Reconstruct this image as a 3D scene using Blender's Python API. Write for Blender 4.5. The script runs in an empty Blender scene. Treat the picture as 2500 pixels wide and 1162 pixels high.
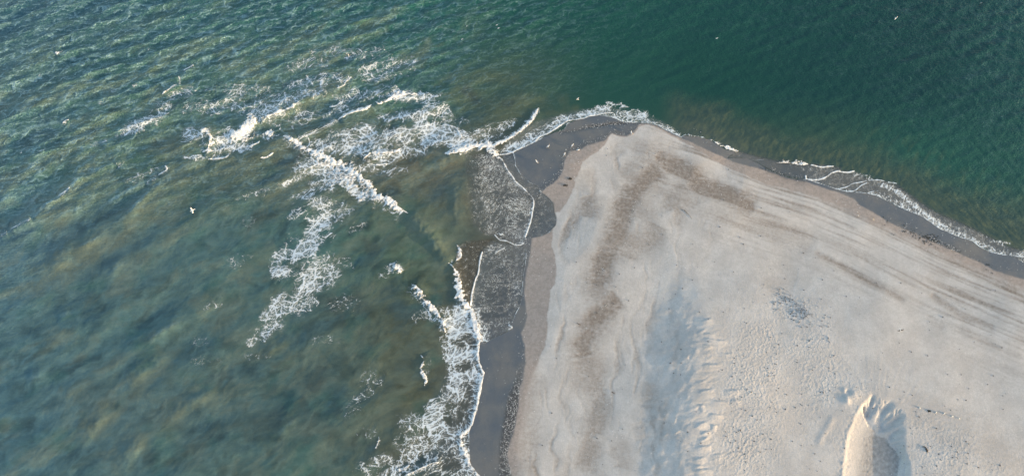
import bpy, bmesh, math, random
import numpy as np
from mathutils import Vector, Matrix
rng = np.random.default_rng(7); random.seed(7)
C = bpy.context.scene
COL = C.collection
F32 = np.float32

# ------------------------------------------------------------------ camera, sky, sun, exposure
TILT = math.radians(20.0); DIST = 130.0; FPX = 2080.0
cam = bpy.data.cameras.new('camera'); camo = bpy.data.objects.new('camera', cam); COL.objects.link(camo)
camo.location = (0, -DIST*math.sin(TILT), DIST*math.cos(TILT)); camo.rotation_euler = (TILT, 0, 0)
cam.sensor_width = 36; cam.lens = 36*FPX/2500.0; cam.clip_start = 1; cam.clip_end = 20000
C.camera = camo
SUN_EL = 7.0
sdir = np.array([0.92, -0.38]); sdir /= np.linalg.norm(sdir)
w = bpy.data.worlds.new("World"); C.world = w; w.use_nodes = True
nt = w.node_tree; bg = nt.nodes['Background']
sky = nt.nodes.new('ShaderNodeTexSky'); sky.sky_type = 'NISHITA'; sky.sun_disc = False
sky.sun_elevation = math.radians(SUN_EL); sky.sun_rotation = math.atan2(sdir[0], sdir[1])
sky.air_density = 1.0; sky.dust_density = 2.0; sky.ozone_density = 1.0
nt.links.new(sky.outputs[0], bg.inputs[0]); bg.inputs[1].default_value = 0.15
sun = bpy.data.lights.new('sun', 'SUN'); sun.energy = 2.2; sun.angle = math.radians(0.6); sun.color = (1.0, 0.74, 0.46)
suno = bpy.data.objects.new('sun', sun); COL.objects.link(suno)
tosun = Vector((sdir[0]*math.cos(math.radians(SUN_EL)), sdir[1]*math.cos(math.radians(SUN_EL)), math.sin(math.radians(SUN_EL))))
suno.rotation_euler = tosun.to_track_quat('Z', 'Y').to_euler(); suno.location = (60, -20, 40)
C.view_settings.view_transform = 'Standard'; C.view_settings.look = 'None'; C.view_settings.gamma = 1
C.view_settings.exposure = 1.9

# ------------------------------------------------------------------ small maths
cz = DIST*math.cos(TILT); cy = -DIST*math.sin(TILT)
def at(u, v, z=0.0):
    """ground point seen at photo position u, v (2500 x 1162)"""
    u = np.asarray(u, float); v = np.asarray(v, float)
    x = (u-1250)/FPX; y = (581-v)/FPX
    dz = y*math.sin(TILT)-math.cos(TILT); dy = y*math.cos(TILT)+math.sin(TILT)
    t = (cz-z)/-dz
    return np.stack([x*t, cy+dy*t], -1)
def inv(X, Y):
    px = X; py = Y-cy; pz = -cz
    f = py*math.sin(TILT)-pz*math.cos(TILT); up = py*math.cos(TILT)+pz*math.sin(TILT)
    f = np.maximum(f, 5)
    return 1250+px/f*FPX, 581-up/f*FPX
def T(ox, oy, s, pts):
    return [(ox+x/s, oy+y/s) for x, y in pts]
def W(pts, z=0.0): 
    a = np.array(pts, float); return at(a[:, 0], a[:, 1], z)
WL = lambda pts: W(pts, 0.85)      # features lying on the raised crest of the spit
def smooth(a, b, x):
    t = np.clip((x-a)/(b-a), 0, 1); return t*t*(3-2*t)
def lin(c):
    c = np.asarray(c, float)/255.0
    return np.where(c <= 0.04045, c/12.92, ((c+0.055)/1.055)**2.4)
PXM = 1/16.0   # one photo pixel in metres, about

_g = rng.normal(size=(256, 256, 2)).astype(F32); _g /= np.linalg.norm(_g, axis=2, keepdims=True)
def perlin(x, y, seed=0):
    x = x+seed*17.31; y = y+seed*9.77
    xi = np.floor(x).astype(np.int32); yi = np.floor(y).astype(np.int32)
    xf = (x-xi).astype(F32); yf = (y-yi).astype(F32)
    u = xf*xf*xf*(xf*(xf*6-15)+10); v = yf*yf*yf*(yf*(yf*6-15)+10)
    def gr(i, j, dx, dy):
        g = _g[(xi+i) & 255, (yi+j) & 255]; return g[..., 0]*dx+g[..., 1]*dy
    a = gr(0, 0, xf, yf); b = gr(1, 0, xf-1, yf); c = gr(0, 1, xf, yf-1); d = gr(1, 1, xf-1, yf-1)
    return (a+(b-a)*u+((c+(d-c)*u)-(a+(b-a)*u))*v)*1.5
def fbm(x, y, o=4, seed=0, gain=0.5):
    s = 0; a = 1; n = 0
    for k in range(o):
        s = s+a*perlin(x*2**k, y*2**k, seed+k*3); n += a; a *= gain
    return s/n
def rot(x, y, deg, sx=1.0, sy=1.0):
    c = math.cos(math.radians(deg)); s = math.sin(math.radians(deg))
    return (x*c+y*s)/sx, (-x*s+y*c)/sy

# ------------------------------------------------------------------ grid shared by sea floor / sand and sea
STEP = 0.13
def axis(lo, hi):
    core = np.arange(lo, hi+1e-6, STEP)
    ext = [1, 2.5, 5, 9, 15, 24, 40, 70, 120, 200, 350, 600, 1000, 1700, 3000, 5000]
    return np.concatenate([lo-np.array(ext[::-1]), core, core[-1]+np.array(ext)])
ax = axis(-92, 92); ay = axis(-38, 47)
NX, NY = len(ax), len(ay)
X, Y = np.meshgrid(ax, ay); X = X.astype(F32); Y = Y.astype(F32)
U, V = inv(X, Y)

def window(x0, x1, y0, y1):
    return slice(max(np.searchsorted(ax, x0)-1, 0), np.searchsorted(ax, x1)+1), slice(max(np.searchsorted(ay, y0)-1, 0), np.searchsorted(ay, y1)+1)
def polydist(P, R=None, closed=False):
    """distance, signed side (+ left of travel), arc 0..1 of nearest polyline point; beyond R: R"""
    P = np.asarray(P, float)
    n = len(P)-1
    seg = np.linalg.norm(P[1:]-P[:-1], axis=1); L = seg.sum(); acc = np.concatenate([[0], np.cumsum(seg)])/L
    D = np.full(X.shape, 1e9 if R is None else R, F32); S = np.zeros(X.shape, F32); A = np.zeros(X.shape, F32)
    for i in range(n):
        a = P[i]; b = P[i+1]
        if R is None: sx = slice(None); sy = slice(None)
        else: sx, sy = window(min(a[0], b[0])-R, max(a[0], b[0])+R, min(a[1], b[1])-R, max(a[1], b[1])+R)
        x = X[sy, sx]-F32(a[0]); y = Y[sy, sx]-F32(a[1])
        if x.size == 0: continue
        dx, dy = F32(b[0]-a[0]), F32(b[1]-a[1]); l2 = dx*dx+dy*dy+F32(1e-9)
        t = np.clip((x*dx+y*dy)/l2, 0, 1)
        ex = x-t*dx; ey = y-t*dy; d = np.sqrt(ex*ex+ey*ey)
        m = d < D[sy, sx]
        D[sy, sx][m] = d[m]; S[sy, sx][m] = np.sign(dx*y-dy*x)[m]; A[sy, sx][m] = (acc[i]+(acc[i+1]-acc[i])*t)[m]
    return D, S, A
def inside(P):
    P = np.asarray(P, float); m = np.zeros(X.shape, bool)
    for i in range(len(P)):
        a = P[i]; b = P[(i+1) % len(P)]
        if a[1] == b[1]: continue
        lo, hi = min(a[1], b[1]), max(a[1], b[1])
        sy = slice(np.searchsorted(ay, lo), np.searchsorted(ay, hi))
        yy = Y[sy]
        xc = a[0]+(yy-a[1])*(b[0]-a[0])/(b[1]-a[1])
        m[sy] ^= (X[sy] < xc)
    return m
def dens_pts(P, k=4, jit=0.0, seed=1):
    """Catmull-Rom resample of a traced line"""
    P = np.asarray(P, float); Q = np.vstack([2*P[0]-P[1], P, 2*P[-1]-P[-2]]); out = []
    for i in range(1, len(Q)-2):
        p0, p1, p2, p3 = Q[i-1:i+3]
        for t in np.arange(k)/k:
            out.append(0.5*((2*p1)+(-p0+p2)*t+(2*p0-5*p1+4*p2-p3)*t*t+(-p0+3*p1-3*p2+p3)*t**3))
    out.append(Q[-2]); return np.array(out)
def soft(P, wd):
    """signed distance mask: 1 inside polygon (photo px), soft over wd metres"""
    Pw = W(P); d, _, _ = polydist(np.vstack([Pw, Pw[:1]]), R=max(wd*2, 1)); i = inside(Pw)
    sd = np.where(i, d, -d); return smooth(-wd, wd, sd).astype(F32)
def grid_field(rows, xs, ys):
    A = np.array(rows, float)
    u = np.clip(U, xs[0], xs[-1]); v = np.clip(V, ys[0], ys[-1])
    xs = np.array(xs, float); ys = np.array(ys, float)
    i = np.clip(np.searchsorted(xs, u)-1, 0, len(xs)-2); j = np.clip(np.searchsorted(ys, v)-1, 0, len(ys)-2)
    fu = (u-xs[i])/(xs[i+1]-xs[i]); fv = (v-ys[j])/(ys[j+1]-ys[j]); fu = fu*fu*(3-2*fu); fv = fv*fv*(3-2*fv)
    if A.ndim == 3: fu = fu[..., None]; fv = fv[..., None]
    return (A[j, i]*(1-fu)+A[j, i+1]*fu)*(1-fv)+(A[j+1, i]*(1-fu)+A[j+1, i+1]*fu)*fv

# ------------------------------------------------------------------ traced lines (photo px -> ground)
Z2 = lambda p: T(600, 100, 2.905, p); Z3 = lambda p: T(1200, 200, 2.905, p); Z5 = lambda p: T(550, 400, 2.582, p)
Z7 = lambda p: T(850, 800, 3.21, p); ZB = lambda p: T(1150, 330, 4.008, p); ZA = lambda p: T(1050, 540, 4.468, p)
ZR = lambda p: T(1650, 300, 5.81, p); ZQ = lambda p: T(1950, 350, 3.32, p); ZT = lambda p: T(1300, 240, 6.457, p)
ZL = lambda p: T(400, 200, 5.2825, p); ZM = lambda p: T(700, 180, 4.8425, p); Z1 = lambda p: T(0, 0, 2.904, p)
ZC = lambda p: T(0, 350, 3.32, p); ZF = lambda p: T(1350, 300, 4.47, p); ZG = lambda p: T(1400, 550, 3.874, p)
ZH = lambda p: T(1300, 900, 4.435, p); ZP = lambda p: T(1950, 930, 5.0075, p); ZS = lambda p: T(1640, 740, 3.23, p)
ZJ = lambda p: T(2000, 550, 3.32, p); ZD = lambda p: T(0, 700, 2.5156, p)

edge_low = [(1171,1162),(1154,1140),(1147,1127),(1147,1096),(1144,1055),(1157,1027),(1165,999),(1171,968),(1176,937),(1183,909),(1171,886),(1168,862),(1172,836),(1185,838),(1205,826),(1235,812),(1252,803),(1250,792),(1255,777),(1262,764),(1268,750),(1272,735),(1275,706),(1278,679),(1280,661),(1283,641),(1285,621),(1284,609),(1279,599)]
lobe = [(1283,583),(1305,581),(1325,576),(1342,567),(1355,552),(1359,537),(1358,527),(1353,517),(1353,505),(1350,495),(1340,485),(1330,476),(1321,471),(1320,467),(1315,458),(1305,451),(1292,446),(1285,436),(1270,424),(1264,412),(1259,405),(1258,390),(1254,375)]
edge_top = [(1260,369),(1280,360),(1290,355),(1302,349),(1320,341),(1332,334),(1359,324),(1374,319),(1382,311),(1385,303),(1396,299),(1408,294),(1427,290),(1439,285),(1464,283),(1486,286),(1500,290),(1517,297),(1529,300),(1542,300),(1563,301),(1588,303),(1606,308),(1623,317),(1641,326),(1658,334),(1664,337)]
edge_rt = [(1668,333),(1684,334),(1705,336),(1722,340),(1733,343),(1746,351),(1760,359),(1770,365),(1783,368),(1796,372),(1788,378),(1778,384),(1776,387),(1800,388),(1822,388),(1836,393),(1853,402),(1874,414),(1905,429),(1943,439),(1968,439),(1995,448),(2019,455),(2040,463),(2066,469),(2092,471),(2116,473),(2137,478),(2155,487),(2179,498),(2209,513),(2245,528),(2266,540),(2290,558),(2320,571),(2348,582),(2372,589),(2390,603),(2414,615),(2444,623),(2468,626),(2483,635),(2500,644)]
EDGEpx = edge_low+lobe+edge_top+edge_rt
EDGE = W(EDGEpx)
low_ext = EDGE[0]+np.array([[30, -5000.], [8, -400.], [1.5, -20.], [0.6, -4.]])
hi_dir = W([(2500,644)])[0]
hi_ext = hi_dir+np.array([[5., -2.4], [30, -15.], [120, -58.], [5000., -2300]])
EDGE = np.vstack([low_ext, EDGE, hi_ext])
sea_poly = np.vstack([EDGE, [[6000, 6000], [-6000, 6000], [-6000, -6000]]])
dE, _, arcE = polydist(EDGE)
seaM = inside(sea_poly)
SD = np.where(seaM, dE, -dE).astype(F32)        # + in the sea, metres
jitter = fbm(X/0.9, Y/0.9, 3, 5)*0.10+fbm(X/4, Y/4, 2, 9)*0.12
SDj = SD+jitter*smooth(3, 0.5, np.abs(SD))

wet_px = [(1249,1162),(1243,1136),(1238,1112),(1243,1087),(1252,1059),(1258,1034),(1264,1002),(1267,974),(1267,950),(1277,925),(1283,881),(1281,847),(1276,828),(1272,813),(1282,796),(1286,775),(1284,748),(1280,724),(1281,700),(1284,670),(1290,645),(1294,620),(1298,583),(1310,560),(1318,520),(1318,490),(1325,466),(1335,458),(1350,450),(1365,435),(1375,417),(1377,400),(1382,385),(1387,379),(1393,372),(1408,370),(1421,365),(1432,358),(1449,354),(1467,348),(1478,343),(1487,334),(1494,327),(1504,331),(1517,334),(1529,334),(1542,328),(1551,320),(1557,311),(1559,306),(1575,304.5),(1588,305.5),(1606,310.5),(1640,328),(1664,339),(1684,346),(1707,359),(1727,368),(1746,377),(1770,387),(1788,396),(1812,403),(1844,410),(1863,416),(1891,426),(1917,436),(1943,442),(1968,445),(1994,454),(2020,464),(2040,468),(2070,480),(2086,489),(2095,501),(2119,513),(2143,528),(2167,543),(2200,558),(2230,570),(2266,588),(2311,606),(2354,627),(2396,644),(2420,660),(2462,675),(2500,684)]
def extend(px):
    P = W(px); return np.vstack([P[0]+np.array([[30, -5000.], [6, -400.], [0.5, -20.]]), P, P[-1]+np.array([[5., -2.0], [30, -13.], [120, -52.], [5000., -2250]]), [[6000, 6000], [-6000, 6000], [-6000, -6000]]])
def signed(px, R=12):
    P = extend(px); d, _, _ = polydist(P[:-3], R=R); return np.where(inside(P), d, -d).astype(F32)
SW = signed(wet_px)                                   # + towards the sea
damp_px = [(1272,1162),(1268,1110),(1275,1060),(1285,1000),(1295,950),(1308,900),(1317,872),(1329,848),(1336,817),(1337,775),(1341,741),(1344,710),(1356,693),(1358,655),(1354,627),(1346,603),(1349,576),(1352,550),(1352,521),(1366,517),(1384,497),(1395,474),(1404,457),(1403,443),(1415,419),(1422,398),(1439,384),(1457,374),(1475,358),(1484,340),(1493,329),(1504,333),(1517,336.5),(1530,336),(1545,330),(1553,322),(1560,312),(1575,306),(1590,308),(1610,316),(1630,328),(1650,338),(1667,349),(1693,362),(1719,378),(1740,391),(1760,403),(1781,414),(1805,424),(1831,436),(1857,446),(1882,455),(1925,466),(1950,472),(1995,486),(2040,506),(2085,526),(2143,556),(2220,590),(2300,628),(2380,664),(2440,692),(2500,716)]
SDP = signed(damp_px)

# ------------------------------------------------------------------ sand relief and stains
def line_field(pts, wd, curve=True, end=0.09):
    """1 on the line falling to 0 at wd metres; tapered at both ends"""
    P = W(pts); P = dens_pts(P, 4) if curve and len(P) > 2 else P
    d, s, a = polydist(P, R=wd*1.05)
    f = smooth(wd, 0, d)
    if end: f = f*smooth(0, end, a+0.02)*smooth(0, end, 1.02-a)
    return f, s, a, d
brown = np.zeros(X.shape, F32); brush = fbm(*rot(X, Y, -12, 1.8, .28), 4, 27)
wob = fbm(X/2.2, Y/2.2, 3, 21); wob2 = fbm(X/7.0, Y/7.0, 4, 31)
for pts, wd, k in [
    (ZF([(1180,440),(1100,560),(950,680),(850,780),(780,920),(740,1050),(690,1162)])+ZG([(400,140),(330,230),(260,400),(245,560),(240,640)]), 1.9, .95),
    (ZF([(1180,440),(1100,560),(950,680),(850,780)]), 3.2, .55),
    (ZF([(1080,400),(1180,430),(1300,480),(1450,530),(1550,620),(1600,680),(1750,740)])+[(1800,490),(1850,510)], 1.9, .95),
    (ZG([(450,690),(350,760),(270,820),(180,930),(110,1080),(80,1162)])+[(1425,880)], 1.9, .95),
    ([(1428,850),(1435,900),(1452,945),(1462,980),(1461,1013),(1454,1045),(1440,1100),(1420,1162)], 1.7, .65),
    ([(1492,600),(1466,660),(1464,720),(1478,755),(1450,800),(1425,860),(1434,900),(1455,950)], 2.6, .6), (ZF([(380,800),(400,900),(370,1050)]), 1.7, .7), (ZF([(1450,700),(1340,790),(1280,900),(1300,980)]), 1.7, .5),
    (ZF([(1400,900),(1500,890),(1600,880)]), 1.5, .45),
    (ZG([(800,0),(740,100),(640,170),(540,200),(480,330)]), 2.2, .6), (ZF([(740,620),(850,530),(950,470),(1050,420)]), 1.6, .45),
    (ZF([(870,350),(950,280),(1080,262),(1180,310),(1280,350)]), 1.2, .35), (ZF([(640,300),(700,330),(740,370)]), 1.6, .3),
    (ZF([(640,700),(720,680)]), 1.5, .3), (ZF([(900,900),(960,980),(920,1050)]), 2.5, .4), (ZF([(350,520),(340,640),(300,760)]), 1.8, .25),
    (ZH([(900,1000),(960,900),(930,1080)]), 2.0, .35), (ZH([(1270,150),(1260,280),(1210,450)]), 1.3, .35), (ZH([(1130,580),(1190,780)]), 1.2, .3),
    (ZH([(600,800),(560,950),(500,1100)]), 1.4, .4), ([(1300,900),(1285,960),(1278,1040),(1270,1162)], 2.5, .35),
    (ZJ([(-60,220),(0,250),(200,350),(330,430),(490,520),(700,640)]), 0.5, .6), (ZJ([(880,560),(960,620),(1130,740),(1260,790),(1400,850)]), .6, .55), (ZJ([(850,740),(980,860)]), .6, .2),
    (ZQ([(950,770),(1250,930),(1500,1035),(1826,1190)]), 1.3, .75), ([(1940,700),(1900,690),(1880,720)], 3.0, .22),
    ([(2160,1000),(2280,1030),(2420,1090),(2500,1150)], 3.0, .18),
    ([(1680,500),(1760,520),(1880,560),(1990,610)], 2.2, .3)]:
    f, s, a, d = line_field(pts, wd*1.9)
    f = np.clip(f**1.35*1.12*(1+0.7*wob+0.55*brush), 0, 1)
    brown = np.maximum(brown, f*k)
# streaks along the right-hand shore
wsp = fbm(*rot(X+2.2*wob2+.35*wob, Y, 84, 10.0, 1.7), 4, 29, .5)
brown = np.maximum(brown, np.clip(wsp*1.6-.05, 0, 1)*.9*smooth(1720+np.clip(700-V, 0, 250), 1560, U)*smooth(0.2, -1.5, SDP)*smooth(300, 420, V)).astype(F32)
shoreR, _, tR = polydist(W([(1560,330),(1700,372),(1860,428),(2000,470),(2120,520),(2300,608),(2500,690),(2900,860)]), R=None)
Lr = tR*92
side = smooth(1480, 1700, U-(V-330)*0.25)
strk = fbm(Lr/15.0, shoreR/0.5, 4, 41, .55)*0.9+fbm(Lr/16.0, shoreR/1.9, 3, 44)*0.7
strkm = smooth(19, 3, shoreR+2.5*perlin(Lr/14, shoreR*0, 3))*side*(SDP < 0.3)
brown = np.clip(brown+np.clip(strk*1.7+0.16, 0, 1)*strkm*0.85, 0, 1)
brown = np.clip(brown+np.clip(wob2-0.12, 0, 1)*0.35*smooth(1950, 1650, U)*smooth(0.3, -0.5, SDP), 0, 1).astype(F32)

land = np.maximum(-SD, 0)
z = np.where(SD > 0, 0.10-0.055*SD, 0.10+0.05*np.minimum(land, 6)+0.02*np.clip(land-6, 0, 22)).astype(F32)
z = np.maximum(z, -4.0)
dry = smooth(0.5, -1.5, SDP)
z += (fbm(X/16, Y/16, 2, 51)*0.22+fbm(X/4.5, Y/4.5, 3, 53)*0.018)*smooth(0, 10, land)
z += strk*0.015*strkm+brown*-0.04*dry
# western scarp of the crest: rises to the east, its west face lies in shade
scarp = [(1716,600),(1712,680),(1705,740),(1700,800),(1697,850),(1694,900),(1690,960),(1684,1020),(1680,1080),(1676,1162)]
Ps = WL(scarp); Ps = np.vstack([dens_pts(Ps, 4), Ps[-1]+[[-1, -8], [-2, -40], [-3, -400]]])
d, s, a = polydist(Ps, R=60)
ds = np.where(s > 0, d, -d)     # left of travel (going south): east +
scur = 0.9*fbm(X/3.0, Y/2.0, 3, 61)
h = smooth(-7.5, 0.8, ds+1.5*scur)*0.56*smooth(590, 860, V)
z += h.astype(F32)
z += 0.05*fbm(*rot(X, Y, 60, 3.2, 1.0), 4, 63)*smooth(-7, -3, ds)*smooth(1.5, -1, ds)*smooth(700, 800, V)
gro = [([(215,148),(260,138),(310,125)],1),([(190,250),(220,225),(260,210)],.8),([(240,290),(290,285),(350,300),(430,300)],1),([(235,330),(320,345)],1),([(240,250),(300,245),(345,260)],.8),([(360,395),(430,405),(490,395)],.6),([(230,490),(300,488),(380,485)],.9),([(200,620),(260,617)],.5),([(205,715),(240,690),(325,688)],1),([(405,680),(450,690),(530,692)],1),([(300,780),(400,778),(450,785)],.9),([(450,765),(540,768)],.8),([(205,820),(245,808)],1.1),([(275,880),(340,880),(400,893)],1.3),([(160,990),(220,950),(285,935)],1.2),([(305,960),(350,972)],1.2),([(215,1040),(245,1018),(300,1018)],1.5),([(190,1085),(280,1060)],1),([(180,1140),(230,1130),(300,1125)],1.3),([(150,310),(250,320)],.7),([(160,370),(210,372)],.7),([(130,420),(128,450)],.8),([(155,1245),(200,1225),(260,1215)],1.2),([(150,1290),(190,1285),(240,1280)],1.2),([(170,1325),(250,1312),(320,1318)],1.2),([(90,200),(150,170)],.6),([(60,1010),(10,1040)],.9),([(40,900),(20,960)],.6),([(300,1200),(400,1190)],.6)]
pkn = perlin(X/.6, Y/.35, 66)
for pts, k in gro:
    P = WL(ZS(pts)); P = dens_pts(P, 4) if len(P) > 2 else P
    d, s, a = polydist(P, R=1.2)
    tp = np.maximum(np.sin(np.pi*np.clip(a, 0, 1)), 0)**.8*(d < 1.19)
    sd = d*s+0.10*wob+0.05*pkn                      # + north of a line running east
    z += (0.095*k*smooth(0.10, -0.06, sd)*np.exp(-np.maximum(-sd, 0)/0.7)*tp*smooth(1.18, 0.7, d)-0.02*k*np.exp(-((sd-.15)/0.14)**2)*tp*(d < 1.1)).astype(F32)
z += (0.045*(1-2*np.abs(fbm(*rot(X+wob, Y+.8*wob, 8, 3.4, .75), 3, 68)))*smooth(-2.5, 0.5, ds)*smooth(5.0, 1.5, ds)*smooth(740, 860, V)).astype(F32)
# pocked, wind-scoured crest
pock = np.zeros(X.shape, F32)
for (u, v, ru, rv, k) in [(1835,930,85,170,.9),(1810,1090,80,110,1.0),(1860,820,70,50,.7),(1930,760,60,36,.9),(1990,810,35,35,.6),(2000,930,60,70,.9),(1960,860,70,60,.7),(2080,950,60,40,.55),(2290,1110,90,70,.8),(2050,1080,60,90,.35),(1950,1000,60,110,.35),(2230,1060,60,60,.45),(2400,1140,90,40,.4)]:
    pock = np.maximum(pock, k*np.exp(-(((U-u)/ru)**2+((V-v)/rv)**2)*1.0))
pock = np.clip(pock*(1+0.9*wob), 0, 1)
pk = perlin(X/0.34, Y/0.30, 71)+0.6*perlin(X/0.2, Y/0.2, 73)
z += (pk*0.012*pock).astype(F32)
# scour hollow with its lit west wall, rippled floor, shaded cliff and rills
wall_top = ZP([(745,270),(700,350),(660,430),(625,520),(590,600),(560,700),(540,850),(520,1000),(505,1162),(500,1300),(480,1500)])
rimR = ZP([(745,270),(775,330),(790,430),(850,560),(930,605),(960,670),(1080,695),(1120,790),(1200,860),(1240,950),(1225,1050),(1205,1162),(1200,1300),(1190,1500)])
pit = WL(wall_top[::-1]+rimR[1:])
pitM = inside(pit)
dl, _, _ = polydist(dens_pts(WL(wall_top), 4), R=14); dr, _, ar = polydist(WL(rimR[1:]), R=14)
rj = fbm(X/0.5, Y/0.5, 3, 81)
rills_out = WL(ZP([(760,290),(800,230),(880,150),(1000,190),(1120,215),(1200,300),(1275,390),(1295,580),(1290,850),(1345,1000),(1360,1162),(1380,1500)]))
band = np.vstack([rills_out, WL(rimR[1:])[::-1]])
bandM = inside(band)
do, _, _ = polydist(rills_out, R=14)
tb = np.where(bandM, do/(do+dr+1e-3), 0)
zl = np.zeros(X.shape, F32)
zl = np.where(bandM, -0.56*smooth(0, 1, tb)-0.01, 0)
fl = -0.82+0.0*dl
zw = -0.20*(np.sqrt(dl*dl+.5)-.7)                                   # west wall slope
pitz = (fl*(1-np.exp(-dl/3.3))).astype(F32)+0.035*np.exp(-((dl-.2+.3*rj)/.3)**2)
cliff = -0.58-(0.20+.16*smooth(1050, 1080, V))*smooth(0.0, 0.3, dr+0.25*rj)
zl = np.where(pitM, np.maximum(np.minimum(cliff, 0), np.maximum(pitz, -9)) if False else np.where(dr < 0.6, np.maximum(pitz, cliff), pitz), zl)
near_tip = smooth(980, 1010, V)
zl = zl*np.where(pitM, smooth(978, 1000, V), 1)
z += zl.astype(F32)
rip = np.sin(2*np.pi*((X*0.93-Y*0.37)+0.35*fbm(X/1.1, Y/1.1, 3, 85)*2)/0.42)
z += (rip*0.010*pitM*(1+.8*rj)*smooth(2.0, 3.2, dl)*smooth(0.3, 1.0, dr)).astype(F32)
z += (0.014*perlin(X/.3, Y/.3, 88)*pitM*smooth(1.6, 2.8, dl)).astype(F32)
z += (0.05*rj*np.exp(-(dl/.8)**2)*smooth(985, 1010, V)).astype(F32)
z += (0.012*np.sin(dl*9+6*rj)*pitM*smooth(2.2, 0.2, dl)*smooth(0, .3, dl)).astype(F32)
rim = polydist(dens_pts(WL(wall_top), 4), R=3)

for pts, wd, k in [([(890,160),(872,260),(862,340),(850,420)],.42,.42),([(955,290),(920,340),(895,380)],.38,.30),([(1125,250),(1080,310),(1025,370),(1000,430),(985,500)],.62,.50),([(1140,395),(1090,450),(1040,495),(985,560)],.42,.36),([(1270,400),(1200,460),(1110,520),(1020,570)],.58,.46),([(1245,520),(1150,550),(1060,590),(980,605)],.38,.32),([(1275,590),(1190,620),(1120,680)],.6,.42),([(790,290),(788,370),(830,430)],.42,.35),([(1265,690),(1130,720)],.25,.25),([(1275,740),(1150,775)],.25,.25),([(1270,790),(1190,805)],.25,.22),([(1275,830),(1215,835)],.3,.3),([(820,240),(832,330),(845,420)],.2,.25),([(985,290),(975,350)],.18,.2),([(1035,240),(1035,290)],.18,.18),([(1175,350),(1170,430)],.2,.2),([(1220,350),(1200,400)],.2,.2),([(1290,870),(1250,960),(1230,1060)],.4,.3),([(1320,960),(1290,1100),(1290,1162)],.25,.25)]:
    P = WL(ZP(pts)); P = dens_pts(P, 4) if len(P) > 2 else P
    d, s, a = polydist(P, R=wd*2.2)
    z += (-k*0.55*np.exp(-((d+0.06*rj)/(wd*.62))**2)*smooth(0, .35, a+.03)*(d < wd*2.1)).astype(F32)
cF = WL(ZP([(1000, 600)]))[0]; an2 = np.arctan2(Y-cF[1], X-cF[0])
z += (0.03*(np.abs(perlin(an2*16, an2*0+3+do*.12, 93))*2-.6)*bandM*smooth(0, .8, do)*smooth(0, .5, dr)).astype(F32)
# feeder furrows around the rills, and a little bank north-west of the hollow
ang = np.arctan2(Y-WL([(2130,1080)])[0][1], X-WL([(2130,1080)])[0][0]); rr = np.hypot(X-WL([(2130,1080)])[0][0], Y-WL([(2130,1080)])[0][1])
z += (0.009*perlin(ang*26, rr/5, 91)*smooth(5, 8, rr)*smooth(15, 9, rr)*(~pitM)*smooth(2070, 2110, U)).astype(F32)
for pts, k, wd in [(ZP([(455,200),(490,215),(540,180),(590,140)]), -.35, .35), (ZP([(560,230),(600,190),(650,175)]), .3, .8), (ZP([(390,470),(340,570),(290,640),(240,740)]), .14, .45), (ZP([(540,120),(560,200),(580,260)]), .25, .3)]:
    d, s, a = polydist(WL(pts), R=wd*2.2); z += (k*0.35*np.exp(-(d/wd)**2)*(d < wd*2.1)).astype(F32)
for (u, v) in [(1895,1040),(1900,1000),(2065,1085),(2045,1130),(2055,1145),(1965,1000)]:      # curved slump lips
    c = W([(u, v)])[0]; r = np.hypot(X-c[0], Y-c[1])
    z += (0.015*np.exp(-((r-0.6-0.9*wob)/0.10)**2)*(X > c[0]-0.4)).astype(F32)
# a low berm line where the tip is cut, and drain line on the wet tip
d, s, a = polydist(W(ZT([(430,545),(700,520),(830,475),(930,455),(1080,440),(1240,410),(1440,400),(1640,395)])), R=2)
drain = (np.exp(-(d/0.28)**2)*(0.5+0.65*smooth(.25, .45, a)*smooth(.95, .75, a))*(d < 1.9)).astype(F32)
z -= drain*0.05
ZSAND = z

# wetness, stains and the drain's painted shadow
wetj = fbm(X/1.2, Y/1.2, 3, 101)*0.14+fbm(X/0.4, Y/0.4, 2, 103)*0.05
wet = np.maximum(smooth(-0.16, 0.14, SW+wetj), smooth(-0.12, 0.0, SDj)).astype(F32)
dampf = smooth(-0.12-0.55*smooth(1800, 2300, U)-0.7*smooth(860, 960, V)*smooth(1600, 1300, U), 0.12+0.8*smooth(1800, 2300, U)+0.7*smooth(860, 960, V)*smooth(1600, 1300, U), SDP+wetj*1.6+0.4*wob*smooth(1700, 2200, U)).astype(F32)
# dark heavy-grain band at the top of the wet sand in the lower half
dk = [(1275,830),(1268,870),(1262,900),(1255,935),(1240,965),(1232,1005),(1225,1045),(1219,1085),(1216,1162)]
Pk = extend(dk); d, _, _ = polydist(Pk[:-3], R=6); sk = np.where(inside(Pk), d, -d)
darkb = (smooth(0.25, -0.5, sk+0.5*wetj)*smooth(-0.1, 0.3, SW)*smooth(880, 960, V)*smooth(1350, 1300, U)*0.9).astype(F32)
darkb = np.maximum(darkb, (smooth(1.2, 0.0, SW)*smooth(0, .2, SW)*smooth(1600, 1500, U)*0.35*smooth(700, 500, V)).astype(F32))
f, s, a, d = line_field([(1870,414),(1917,432),(1968,446)], 1.2); darkb = np.maximum(darkb, f*.3)
darkb = np.maximum(darkb, drain*0.9).astype(F32)  # drain channel darkened: its shadow is put into the sand colour
darkb = np.maximum(darkb, (smooth(1.3, 0, SW)*(SW > 0)*smooth(2180, 2230, U)*smooth(2400, 2300, U)*np.clip(0.5+1.5*wob, 0, 1)*.8).astype(F32))
for off, kk_ in ((.9, .16), (2.1, .13), (3.4, .12), (5.2, .08)):
    darkb = np.maximum(darkb, kk_*np.exp(-((SW-off-.8*wob-.7*wob2)/.16)**2)*(SW > 0)*np.clip(.5+1.5*wob2, 0, 1)).astype(F32)
brownd = brown*smooth(0.4, -0.2, SDP)
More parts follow.
